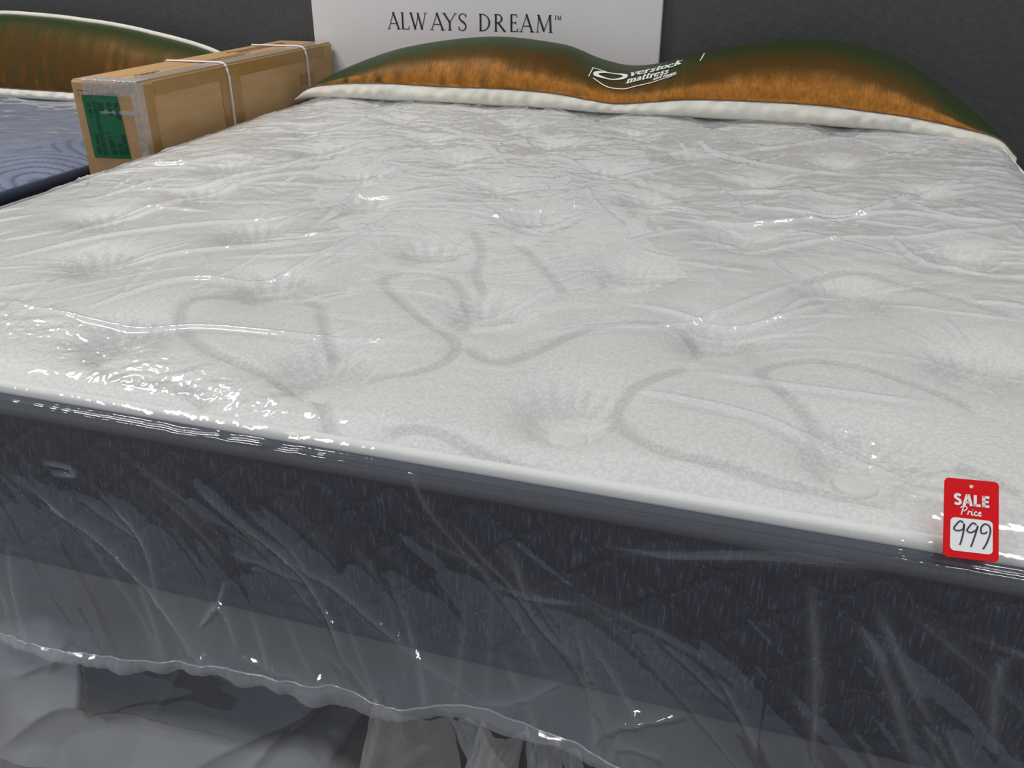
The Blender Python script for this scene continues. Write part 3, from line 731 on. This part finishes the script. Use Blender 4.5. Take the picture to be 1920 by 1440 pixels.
for pts, amp, w in [
    ([(100, 1255), (110, 1225), (112, 1205)], .006, .003), ([(140, 1230), (180, 1290), (215, 1345)], .007, .004),
    ([(125, 1210), (165, 1265), (190, 1310)], .006, .003), ([(40, 1252), (100, 1240), (150, 1232)], .005, .003),
    ([(325, 1250), (305, 1310), (285, 1345)], .005, .003), ([(190, 1316), (280, 1318), (350, 1321)], .004, .003),
    ([(60, 1345), (130, 1300), (220, 1320), (360, 1360), (480, 1385)], .014, .012),
    ([(470, 1440), (520, 1390), (600, 1330)], .008, .005), ([(330, 1440), (420, 1400), (560, 1360), (640, 1320)], .010, .008),
    ([(0, 1330), (120, 1375), (260, 1405), (400, 1420)], .012, .007), ([(610, 1440), (660, 1370), (690, 1330)], .012, .008),
    ([(700, 1325), (730, 1370), (760, 1440)], .012, .006)]:
    q = smooth_poly(px(pts, 1, -.045)[:, [0, 2]], 5)
    D, S, G = seg_dist(GX, GZ+Z0, q); tp = np.clip(np.minimum(S, 1-S)*4, 0, 1)**.7
    fb = fb + amp*tp*np.exp(-D/w*np.where(G > 0, 1.0, .5))
fb = fb + np.exp(-((1-GT)/.06)**2)*.004*facets(GX, GZ*.4, .02, 83)
GY = -np.maximum(fb, .004) + .002
fsheet = np.stack([GX, GY, Z0+GZ], -1)
# light reflected off the bag's flared lower left, painted in as milky haze
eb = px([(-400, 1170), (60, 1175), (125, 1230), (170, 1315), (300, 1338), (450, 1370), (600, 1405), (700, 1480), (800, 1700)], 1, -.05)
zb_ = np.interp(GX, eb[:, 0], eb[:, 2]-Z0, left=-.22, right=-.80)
pale_sheen = 5.5*np.clip((zb_-GZ)/.030, 0, 1)**1.3*(.75+.35*fbm(GX*6, GZ*9, 87, 3))
grid('film_sheet', fsheet, M['film2'], fbag, flip=True, attrs={'layers_and_sheen': np.clip(pale_sheen, 0, 8)})
hl = fsheet[-1]; hemP = []
for i in range(8):
    t = i/7; hemP.append(np.stack([hl[:, 0], hl[:, 1] - .010*math.sin(t*1.8) + t*.006*np.sin(gx*52), hl[:, 2] - np.minimum(.060+.006*fbm(gx*18, gx*0, 91, 2), hl[:, 2]-.008)*t], 1))
grid('sealed_hem', np.array(hemP), M['hem'], fbag, flip=True)
# gathered folds of slack film hanging in front of the foundation
def fold(pts_top, pts_bot, y_off, mat, bulge, seed):
    a = px(pts_top, 1, y_off); b = px(pts_bot, 1, y_off-.012); n, mm = 26, 40; P = np.zeros((n, mm, 3))
    for i in range(n):
        t = i/(n-1); c0 = a[0]*(1-t)+b[0]*t; c1 = a[1]*(1-t)+b[1]*t
        for j in range(mm):
            u = j/(mm-1); p = c0*(1-u)+c1*u
            p = p + np.array([0, -bulge*math.sin(math.pi*u) - .006*float(facets(np.array(u*.2+seed), np.array(t*.12), .03, seed)), 0]); P[i, j] = p
    grid('film_fold', P, mat, fbag, flip=True)
fold([(838, 1330), (880, 1340)], [(905, 1500), (990, 1500)], -.030, M['hem'], .012, 3)
fold([(905, 1345), (985, 1370)], [(850, 1500), (960, 1500)], -.040, M['film3'], .018, 5)
fold([(985, 1360), (1050, 1380)], [(990, 1500), (1060, 1500)], -.034, M['hem'], .014, 7)
fold([(1040, 1380), (1085, 1400)], [(1075, 1500), (1110, 1500)], -.030, M['hem'], .010, 9)
fold([(700, 1310), (850, 1340)], [(660, 1500), (870, 1500)], -.034, M['film3'], .016, 11)

# low steel bed frame that carries it
frame = empty('bed_frame', (0, L/2, 0), 'low black steel bed frame under the bagged foundation', 'bed frame')
zt = Z0+FB-.001
for y in (.08, L-.08): box_mesh('rail', (-W/2+.06, y-.018, zt-.036), (W/2-.06, y+.018, zt), M['metal'], frame, .003)
for x in (-W/2+.08, 0, W/2-.08): box_mesh('rail', (x-.018, .06, zt-.072), (x+.018, L-.06, zt-.036), M['metal'], frame, .003)
for x in (-W/2+.08, 0, W/2-.08):
    for y in (.2, L-.2): box_mesh('leg', (x-.02, y-.02, .0), (x+.02, y+.02, zt-.072), M['metal'], frame, .004)

# ------------------------------------------------------------------ long satin pillows
def cat(pts, n):
    return smooth_poly(pts, n)

def make_pillow(name, label, loc, keys, back_trim=False, logo=False):
    """keys rows: x, front bottom y, bottom z, seam z, crest y, crest z, back y (absolute z)"""
    p_o = empty(name, loc, label, 'pillow')
    K = np.array(keys, float); NXp = 420
    u = np.linspace(0, len(K)-1, NXp); col = []
    Ks = smooth_poly(K, 60); ui = np.linspace(0, len(Ks)-1, NXp); Ks = np.stack([np.interp(ui, np.arange(len(Ks)), Ks[:, c]) for c in range(7)], 1)
    def prof(r):
        x, yb, zb, zs, yc, zc, yk = r
        hh = zc-zs
        cream = smooth_poly([(yb+.030, zb), (yb+.004, zb+.10*(zs-zb)), (yb-.004, zb+.5*(zs-zb)), (yb+.004, zs)], 8)
        sat = smooth_poly([(yb+.004, zs), (yb+.004+.06*(yc-yb), zs+.34*hh), (yb+.004+.26*(yc-yb), zs+.68*hh), (yb+.60*(yc-yb), zs+.93*hh), (yc, zc), (yc+.45*(yk-yc), zs+.86*hh), (yk, zs+.45*hh), (yk-.005, zs)], 8)
        back = smooth_poly([(yk-.005, zs), (yk-.012, zb+.4*(zs-zb)), (yk-.03, zb), (yb+.12*(yk-yb)+.03, zb)], 8)
        return cream, sat, back
    cr, sa, bk = [], [], []
    for r in Ks:
        c, s_, b_ = prof(r)
        cr.append(c); sa.append(s_); bk.append(b_)
    cr, sa, bk = map(np.array, (cr, sa, bk)); xk = Ks[:, 0]
    def to3(A): return np.concatenate([np.broadcast_to(xk[:, None, None], A.shape[:2]+(1,)), A], -1)
    S3 = to3(sa); n1 = S3.shape[1]; vv = np.linspace(0, 1, n1)[None, :]
    XX = np.broadcast_to(xk[:, None], S3.shape[:2])
    taper = np.clip(np.minimum(xk-xk[0], xk[-1]-xk)/.15, 0, 1)[:, None]
    wr = .0020*np.sin(XX*95+3*fbm(XX*9, vv+0*XX, 5, 2))*np.exp(-(vv/.16)**2) + .0026*fbm(XX*13, vv*2+XX*2, 9, 3)*np.exp(-(vv/.5)**2) + .003*fbm(XX*6, vv*4, 15, 2)
    dirn = np.array([0, -.75, .65]); S3 = S3 + (wr*taper)[..., None]*dirn
    S3[:, 0, :] = to3(sa)[:, 0, :]
    C3 = to3(cr); m1 = C3.shape[1]; cv = np.sin(np.linspace(0, 1, m1)*math.pi)[None, :]
    XC = np.broadcast_to(xk[:, None], C3.shape[:2])
    C3 = C3 + (cv*taper*(.0045*fbm(XC*30, XC*0+cv, 21, 2)+.0028*np.sin(XC*120+cv*2+3*np.sin(XC*17))))[..., None]*np.array([0, -1.0, .2])
    grid('satin_cover', S3, M['satin'], p_o, flip=True)
    grid('cream_gusset', C3, M['cream'], p_o, flip=True)
    grid('cream_back', to3(bk), M['cream'], p_o, flip=True)
    for end, A in ((0, (cr, sa, bk)), (-1, (cr, sa, bk))):      # close the two ends
        ring = np.concatenate([A[0][end], A[1][end][1:], A[2][end][1:]]); V = [(xk[end], y, z) for y, z in ring]
        mesh('end_panel', V, [tuple(range(len(V)))], M['cream'], p_o)
    tube('seam', S3[:, 0, :] + np.array([0, -.0012, .0003]), .0016, M['brown_seam'], p_o, n=6)
    tube('edge_piping', C3[:, 2, :] + np.array([0, -.002, .0]), .0028, M['cream'], p_o, n=6)
    if back_trim:
        i = int(n1*.56); tr = S3[:, i, :] + np.array([0, .004, .004])
        tube('edge_trim', tr, .0085, M['cream'], p_o, n=8)
    if logo:
        logo(p_o, S3, xk, n1)
    return p_o

def pillow_logo(p_o, S3, xk, n1):
    """printed wordmark laid on the satin: across = metres along the pillow, up = metres over the surface"""
    xl, xr = -.098, .212; Wd = xr-xl
    st = []
    # a wide flared capital O, then two lines of heavy letters
    a = np.linspace(0, 360, 40); p = arc(.060, .0, .036, .0125, 0, 360, 40)
    p[:, 0] = np.where(p[:, 0] < .055, .055-(.055-p[:, 0])*1.25, p[:, 0])
    st.append((p, .0035+.009*np.abs(np.cos(np.radians(a)))**2))
    s1, xe = text_strokes('verstock', slab, .105, -.004, .030, gap=-.03, slant=.12); st += s1
    s2, xe = text_strokes('mattress', slab, .103, -.029, .024, gap=-.03, slant=.12); st += s2
    s3, xe = text_strokes('and more', slab, .172, -.0405, .012, gap=-.02, slant=.12); st += s3
    st.append((smooth_poly([(.002, -.016), (.004, .014), (.005, .021), (.025, .018), (.045, .013)], 6), .0024))
    st.append((smooth_poly([(.014, -.018), (.045, -.034), (.085, -.043), (.140, -.046), (.190, -.046), (.232, -.041)], 8), .0024))
    st.append((np.array([(.285, -.018), (.290, .022)]), .0032))
    V, Fc = collect(st)
    # lay on the surface
    d = np.linalg.norm(np.diff(S3, axis=1), axis=2); cum = np.concatenate([np.zeros((len(xk), 1)), np.cumsum(d, axis=1)], 1)
    out = []
    for (a_, b_) in V:
        x = xl + a_*Wd/.292; b_ = b_ + .12*(a_-.08+math.sqrt((a_-.08)**2+.004))-.006; i = np.clip(np.searchsorted(xk, x)-1, 0, len(xk)-2); f = (x-xk[i])/(xk[i+1]-xk[i])
        res = []
        for ii in (i, i+1):
            sdist = np.clip(.094 + b_*1.25, 0.005, cum[ii, -1]-.01); res.append(np.array([np.interp(sdist, cum[ii], S3[ii, :, c]) for c in range(3)]))
        q = res[0]*(1-f)+res[1]*f; out.append(q + np.array([0, -.0016, .0020]))
    mesh('printed_wordmark', out, Fc, M['print'], p_o, smooth=False)

tz = Z0 + .022
keys = [(-1.000, 1.855, Z0+.012, Z0+.018, 1.875, Z0+.024, 1.90),
        (-.955, 1.865, tz, Z0+.047, 1.93, Z0+.060, 2.02),
        (-.86, 1.875, tz, Z0+.062, 1.98, Z0+.108, 2.09),
        (-.72, 1.885, tz, Z0+.068, 2.01, Z0+.156, 2.13),
        (-.52, 1.890, tz, Z0+.066, 2.02, Z0+.190, 2.13),
        (-.36, 1.890, tz, Z0+.068, 2.03, Z0+.197, 2.13),
        (-.20, 1.885, tz, Z0+.064, 2.03, Z0+.178, 2.13),
        (-.10, 1.875, tz, Z0+.054, 2.03, Z0+.146, 2.12),
        (-.01, 1.870, tz, Z0+.046, 2.03, Z0+.130, 2.11),
        (.08, 1.870, tz, Z0+.054, 2.03, Z0+.140, 2.12),
        (.20, 1.875, tz, Z0+.066, 2.03, Z0+.174, 2.13),
        (.36, 1.870, tz, Z0+.070, 2.03, Z0+.204, 2.13),
        (.52, 1.860, tz, Z0+.070, 2.03, Z0+.213, 2.13),
        (.65, 1.845, tz, Z0+.063, 2.03, Z0+.197, 2.13),
        (.75, 1.830, tz-.002, Z0+.056, 2.01, Z0+.160, 2.12),
        (.86, 1.805, tz-.014, Z0+.042, 1.97, Z0+.094, 2.06),
        (.95, 1.790, Z0-.012, Z0+.024, 1.90, Z0+.035, 1.97),
        (1.002, 1.795, Z0-.046, Z0-.018, 1.82, Z0-.014, 1.85)]
keys = [(x, yb-.045, zb, zs_+.004, yc-.015, zc, min(yk, 2.12)) for x, yb, zb, zs_, yc, zc, yk in keys]
make_pillow('bolster_pillow', 'long copper and green satin pillow with printed wordmark on the white mattress', (0, 2.0, tz), keys, logo=pillow_logo)

# ------------------------------------------------------------------ the blue mattress beyond the box
LX1, LZ = -1.285, Z0-.085
lb = empty('mattress', (-2.2, 1.0, Z0-.34), 'blue plush mattress with navy piping at far left behind the box', 'mattress')
lx = axis_steps([(-3.15, LX1, .012)]); ly = axis_steps([(.02, 2.05, .008)])
lx = axis_steps([(-3.15, -1.9, .014), (-1.9, LX1, .005)])
A, B_ = np.meshgrid(lx, ly); d = np.minimum(np.minimum(LX1-A, A+3.15), np.minimum(B_-.02, 2.05-B_))
hh = .030*(1-np.exp(-np.maximum(d, 0)/.05)) + .006*fbm(A*4, B_*4, 111, 3)*np.clip(d/.1, 0, 1)
# fans of curved quilting along the edge
ph = np.zeros_like(A)
cell = .42; cy = (np.floor(B_/cell)+.5)*cell
rr = np.hypot((LX1+.02-A)*1.0, (B_-cy)*1.15)
lines = (.5+.5*np.cos(rr/.040*2*math.pi))
msk = np.clip((.24-(LX1-A))/.05, 0, 1)*np.clip((LX1-A-.005)/.01, 0, 1)
hh = hh - .0035*lines**3*msk
grid('top_panel', np.stack([A, B_, LZ+hh], -1), M['plush'], lb, attrs={'line': np.clip((lines-.80)/.12, 0, 1)*msk})
loop = [(LX1, .02), (LX1, 2.05), (-3.15, 2.05), (-3.15, .02)]
def rect_tube(name, z, r, mat, parent, off=0.0):
    pts = []
    for i in range(4):
        a, b = np.array(loop[i]), np.array(loop[(i+1) % 4])
        for t in np.linspace(.02, .98, 20): pts.append((*(a+(b-a)*t), z))
    tube(name, pts, r, mat, parent, n=10, closed=True)
rect_tube('piping_cord', LZ-.010, .020, M['navy'], lb)
rect_tube('lower_piping_cord', Z0-.33, .011, M['navy'], lb)
box_mesh('side_border', (-3.145, .025, Z0-.338), (LX1-.004, 2.045, LZ-.002), M['navy_side'], lb, .008)
# its own thin clear film
fA, fB = np.meshgrid(axis_steps([(-3.17, -1.9, .02), (-1.9, LX1+.006, .006)]), axis_steps([(.0, 2.07, .008)]))
d2 = np.minimum(np.minimum(LX1+.012-fA, fA+3.175), np.minimum(fB+.005, 2.075-fB))
fh2 = .040*(1-np.exp(-np.maximum(d2, 0)/.04)) + .008*fbm(fA*4, fB*4, 111, 3)*np.clip(d2/.1, 0, 1) + .004*(.5-np.abs(fbm(fA*6, fB*11, 121, 3)))
fh2 = np.where(fB > 1.865, np.minimum(fh2, .033), fh2)
cov = grid('film_cover', np.stack([fA, fB, LZ+.002+fh2], -1), M['film'], lb)
lf = empty('box_foundation', (-2.2, 1.0, .0), 'navy foundation below the blue mattress at far left', 'box spring')
box_mesh('foundation_body', (-3.14, .03, .10), (LX1-.006, 2.04, Z0-.345), M['navy_side'], lf, .01)
for x in (-3.05, -1.4):
    for y in (.15, 1.9): box_mesh('leg', (x-.03, y-.03, 0), (x+.03, y+.03, .102), M['metal'], lf, .004)

lz = LZ+.036
keys = [(-3.10, 1.90, lz, lz+.01, 1.93, lz+.02, 1.97), (-3.0, 1.86, lz, lz+.035, 1.98, lz+.08, 2.06),
        (-2.75, 1.88, lz, lz+.035, 2.03, lz+.20, 2.12), (-2.4, 1.895, lz, lz+.036, 2.05, lz+.258, 2.13), (-2.1, 1.895, lz, lz+.034, 2.05, lz+.258, 2.13),
        (-1.85, 1.89, lz, lz+.034, 2.05, lz+.240, 2.13), (-1.65, 1.89, lz, lz+.034, 2.05, lz+.212, 2.13),
        (-1.40, 1.88, lz, lz+.034, 2.03, lz+.160, 2.12), (-1.33, 1.88, lz, lz+.028, 2.0, lz+.11, 2.08), (-1.285, 1.90, lz, lz+.01, 1.95, lz+.03, 2.0)]
make_pillow('bolster_pillow', 'satin pillow with white edge trim on the blue mattress behind the carton', (-2.2, 2.0, lz), keys, back_trim=True)

# ------------------------------------------------------------------ the carton between the beds
BX0, BX1, BY0, BY1, BZ1 = -1.222, -1.030, 1.145, 2.128, Z0+.150
bo = empty('cardboard_box', ((BX0+BX1)/2, (BY0+BY1)/2, 0), 'long brown strapped cardboard carton standing between the two beds', 'box')
box_mesh('carton_body', (BX0, BY0, 0.0), (BX1, BY1, BZ1), M['card'], bo, .006)
e = .0012
# two lid flaps meeting on top
xm = (BX0+BX1)/2-.01
box_mesh('flap', (BX0+.004, BY0+.004, BZ1-.001), (xm-.0015, BY1-.004, BZ1+.0022), M['card'], bo, .001)
box_mesh('flap', (xm+.0015, BY0+.004, BZ1-.001), (BX1-.004, BY1-.004, BZ1+.0022), M['card'], bo, .001)
TZ = BZ1+.0022
def strip(name, lo, hi, mat): return box_mesh(name, lo, hi, mat, bo, 0)
strip('packing_tape', (BX1-.058, BY0+.002, TZ), (BX1-.004, BY1-.01, TZ+e), M['clear_tape'])
strip('packing_tape', (BX1, BY0+.06, BZ1-.036), (BX1+e, BY1-.06, BZ1-.003), M['pack_tape'])
strip('packing_tape', (BX1, BY0+.335, BZ1-.17), (BX1+e*1.3, BY0+.43, BZ1-.004), M['pack_tape'])
strip('packing_tape', (BX1, BY0+.76, BZ1-.105), (BX1+e*1.3, BY0+.845, BZ1-.072), M['pack_tape'])
strip('packing_tape', (BX1, BY0+.002, .1), (BX1+e*1.3, BY0+.055, BZ1-.01), M['pack_tape'])
# crumpled clear tape over the near top edge
gxx, gyy = np.meshgrid(np.linspace(BX0+.035, BX1+.002, 60), np.linspace(0, 1, 26))
prof = np.where(gyy < .5, 0, 1)
yy_ = np.where(gyy < .5, BY0+.045*(1-gyy*2), BY0-.0015); zz_ = np.where(gyy < .5, TZ+.0018, TZ+.0018-.036*(gyy-.5)*2)
cr_ = .0022*np.abs(facets(gxx, gyy*.08, .012, 131))
grid('crumpled_tape', np.stack([gxx, yy_-cr_*(gyy >= .45), zz_+cr_*(gyy < .55)], -1), M['hem'], bo)
gz_, gu = np.meshgrid(np.linspace(BZ1-.30, BZ1+.001, 70), np.linspace(0, 1, 14))
xx_ = np.where(gu < .5, BX1+.0016, BX1+.0016-.022*(gu-.5)*2); yyy = np.where(gu < .5, BY0+.022*(1-gu*2)-.0016, BY0-.0016)
grid('crumpled_tape', np.stack([xx_+.0006*np.abs(facets(gz_, gu*.06, .02, 133)), yyy-.0012*np.abs(facets(gz_, gu*.06, .015, 135)), gz_], -1), M['clear_tape'], bo, flip=True)
strip('clear_tape_strip', (BX0+.075, BY0-.002, BZ1-.075), (BX1-.004, BY0-.0008, BZ1-.066), M['hem'])
# straps
for yc in (BY0+.372, BY0+.805):
    w2, r_ = .0075, .0028
    ring = [(BX0-r_, .004), (BX0-r_, BZ1-.006), (BX0+.004, TZ+r_), (BX1-.022, TZ+r_+.001), (BX1-.010, TZ+r_), (BX1-.002, TZ-.003), (BX1+r_, BZ1-.016), (BX1+r_, BZ1-.03), (BX1+r_, .004)]
    P = np.array([[(x, yc-w2, z) for x, z in ring], [(x, yc+w2, z) for x, z in ring]])
    ctr = np.array([(x, yc, z) for x, z in ring])
    tube('strap', ctr, .0055, M['strap'], bo, n=8, flat=.45)
# green shipping label with dark bars
def face(u, v, d=.0): return (BX0+u*(BX1-BX0), BY0-.0012-d, Z0-.52+v)
gl = px([(152, 178), (218, 176), (246, 298), (178, 295)], 1, BY0-.0015)
lab_o = mesh('shipping_label', gl, [(0, 3, 2, 1)], M['green'], bo, smooth=False)
def lab_rect(u0, v0, u1, v1):
    f = lambda u, v: (gl[0]*(1-u)+gl[1]*u)*(1-v) + (gl[3]*(1-u)+gl[2]*u)*v + np.array([0, -.0008, 0])
    return [f(u0, v0), f(u1, v0), f(u1, v1), f(u0, v1)]
V = []; Fc = []
for (u0, v0, u1, v1) in [(.10, .12, .20, .36), (.42, .13, .56, .26), (.66, .13, .78, .36), (.86, .14, .97, .40), (.14, .62, .22, .78), (.12, .82, .22, .94),
                         (.50, .56, .60, .76), (.50, .76, .66, .94), (.72, .76, .84, .94), (.87, .58, .97, .94)]:
    n = max(2, int((v1-v0)/.022))
    for i in range(n):                               # stacked bars of each code block
        if rng.random() < .16: continue
        a = v0+(v1-v0)*i/n; r = lab_rect(u0, a, u1, a+(v1-v0)/n*.78); k = len(V); V += r; Fc.append((k, k+3, k+2, k+1))
for u in (.27, .31, .36):
    a = .1
    while a < .93:
        ln = rng.uniform(.02, .07); r = lab_rect(u, a, u+.022, min(.95, a+ln)); k = len(V); V += r; Fc.append((k, k+3, k+2, k+1)); a += ln+.015
mesh('label_print', V, Fc, M['dark_green'], lab_o, smooth=False)
# faint print on the lid
for row, (xa, y0_, y1_) in enumerate([(xm+.012, BY0+.40, BY0+.62), (xm+.030, BY0+.36, BY0+.58), (xm-.045, BY0+.60, BY0+.90), (xm-.03, BY0+.62, BY0+.90), (xm-.015, BY0+.62, BY0+.88), (xm+.02, BY0+.10, BY0+.19), (xm+.03, BY0+.11, BY0+.17)]):
    y = y0_; V = []; Fc = []
    while y < y1_:
        ln = rng.uniform(.008, .022); k = len(V); V += [(xa, y, TZ+.0006), (xa+.009, y, TZ+.0006), (xa+.009, y+ln, TZ+.0006), (xa, y+ln, TZ+.0006)]; Fc.append((k, k+1, k+2, k+3)); y += ln+.006
    mesh('lid_print_line', V, Fc, M['card_ink'], bo, smooth=False)
sq = [([(BX0+.018, BZ1-.036), (BX0+.018, BZ1-.022), (BX0+.05, BZ1-.024)], .0012)]
V2, F2 = collect(sq); mesh('corner_mark', [(a, BY0-.0012, b) for a, b in V2], F2, M['ink'], bo, smooth=False)

# ------------------------------------------------------------------ the red price tag at the front edge
cb = px([(1768, 1043), (1872, 1055)], 1, -.024); ct = px([(1773, 895), (1876, 905)], 1, .022)
O = (cb[0]+cb[1])/2; xa = (cb[1]-cb[0]+ct[1]-ct[0]); wT = np.linalg.norm(xa)/2; xa = xa/np.linalg.norm(xa)
ya = (ct[0]+ct[1])/2-O; hT = np.linalg.norm(ya); ya = ya/hT; ya = ya-xa*(ya@xa); ya /= np.linalg.norm(ya); na = np.cross(xa, ya)
tg = empty('price_tag', tuple(O), 'red SALE Price tag marked 999 on the front edge of the mattress', 'price tag')
def on_tag(p2, d): p2 = np.asarray(p2, float); return O + np.outer((p2[:, 0]-.5)*wT, xa) + np.outer(p2[:, 1]*hT, ya) + na*d
def rrect(x0, y0, x1, y1, rx, ry):
    return np.vstack([arc(x1-rx, y1-ry, rx, ry, 0, 90, 7), arc(x0+rx, y1-ry, rx, ry, 90, 180, 7), arc(x0+rx, y0+ry, rx, ry, 180, 270, 7), arc(x1-rx, y0+ry, rx, ry, 270, 360, 7)])
ol = rrect(0, 0, 1, 1, .09, .058); n = len(ol)
hole = arc(.5, .915, .045, .028, 0, 360, n+1)[:-1]
V = np.concatenate([on_tag(ol, .0006), on_tag(hole, .0006), on_tag(ol, -.0006), on_tag(hole, -.0006)])
# match hole points to the outline by angle
oa = np.degrees(np.arctan2(ol[:, 1]-.6, ol[:, 0]-.5)) % 360; hx = np.stack([.5+.045*np.cos(np.radians(oa)), .915+.028*np.sin(np.radians(oa))], 1)
V = np.concatenate([on_tag(ol, .0006), on_tag(hx, .0006), on_tag(ol, -.0006), on_tag(hx, -.0006)])
Fc = []
for i in range(n):
    j = (i+1) % n
    Fc += [(i, j, n+j, n+i), (2*n+j, 2*n+i, 3*n+i, 3*n+j), (j, i, 2*n+i, 2*n+j), (n+i, n+j, 3*n+j, 3*n+i)]
mesh('tag_card', V, Fc, M['red'], tg, smooth=False)
wf = rrect(.125, .085, .89, .50, .09, .05); mesh('write_in_field', on_tag(wf, .0009), [tuple(range(len(wf)))], M['tag_white'], tg, smooth=False)
asp = hT/wT
def tag_text(strokes, name, mat, d=.0010):
    V, Fc = collect(strokes); V = V.copy(); V[:, 1] /= asp; mesh(name, on_tag(V, d), Fc, mat, tg, smooth=False)
def bold_caps(ch):
    b = .24; L_ = lambda a, c: ([a, c], b)
    if ch == 'S': return [(smooth_poly([(.56, .82), (.42, .91), (.22, .88), (.15, .70), (.32, .54), (.50, .42), (.54, .22), (.38, .10), (.10, .15)], 6), b*.95)], .70
    if ch == 'A': return [L_((.10, 0), (.36, 1)), L_((.42, 1), (.68, 0)), ([(.2, .30), (.58, .30)], .16)], .80
    if ch == 'L': return [L_((.14, 0), (.14, 1)), ([(.05, .11), (.56, .11)], .22)], .62
    if ch == 'E': return [L_((.14, 0), (.14, 1)), ([(.05, .11), (.58, .11)], .22), ([(.05, .5), (.52, .5)], .20), ([(.05, .89), (.58, .89)], .22)], .66
s1, xe = text_strokes('SALE', bold_caps, .17, .66*asp, .235, gap=.03); tag_text(s1, 'sale_lettering', M['tag_white'])
pr = []
def script(pts, w=.022): pr.append((smooth_poly(np.array(pts), 5), w))
Y0_ = .545*asp; q = .17
def S_(pts): return [(.30+x*q, Y0_+y*q) for x, y in pts]
script(S_([(.10, -.05), (.22, .45), (.34, .95)])); script(S_([(.02, .78), (.25, .98), (.62, .98), (.72, .78), (.52, .52), (.22, .45)]))
script(S_([(.80, .02), (.88, .42), (.94, .48), (1.02, .40), (1.16, .46)])); script(S_([(1.26, .46), (1.20, .12), (1.30, .02), (1.42, .12)])); script(S_([(1.32, .66), (1.34, .70)]), .03)
script(S_([(1.78, .40), (1.66, .48), (1.52, .30), (1.56, .06), (1.74, .03), (1.86, .14)])); script(S_([(1.96, .22), (2.16, .32), (2.16, .46), (2.02, .42), (1.94, .16), (2.06, .01), (2.28, .10)]))
tag_text(pr, 'price_lettering', M['tag_white'])
pn = []
def hand(pts): pn.append((smooth_poly(np.array([(x, y*asp) for x, y in pts]), 6), .030))
hand([(.36, .44), (.30, .46), (.22, .40), (.19, .355), (.25, .335), (.35, .36), (.375, .43), (.37, .36), (.34, .25), (.30, .16)])
hand([(.60, .43), (.53, .45), (.45, .385), (.43, .345), (.50, .33), (.60, .375), (.62, .42), (.59, .34), (.54, .23), (.50, .15)])
hand([(.79, .36), (.74, .335), (.68, .345), (.685, .41), (.75, .455), (.83, .43), (.845, .36), (.81, .27), (.76, .19), (.715, .14)])
tag_text(pn, 'handwritten_price', M['pen'], .0012)
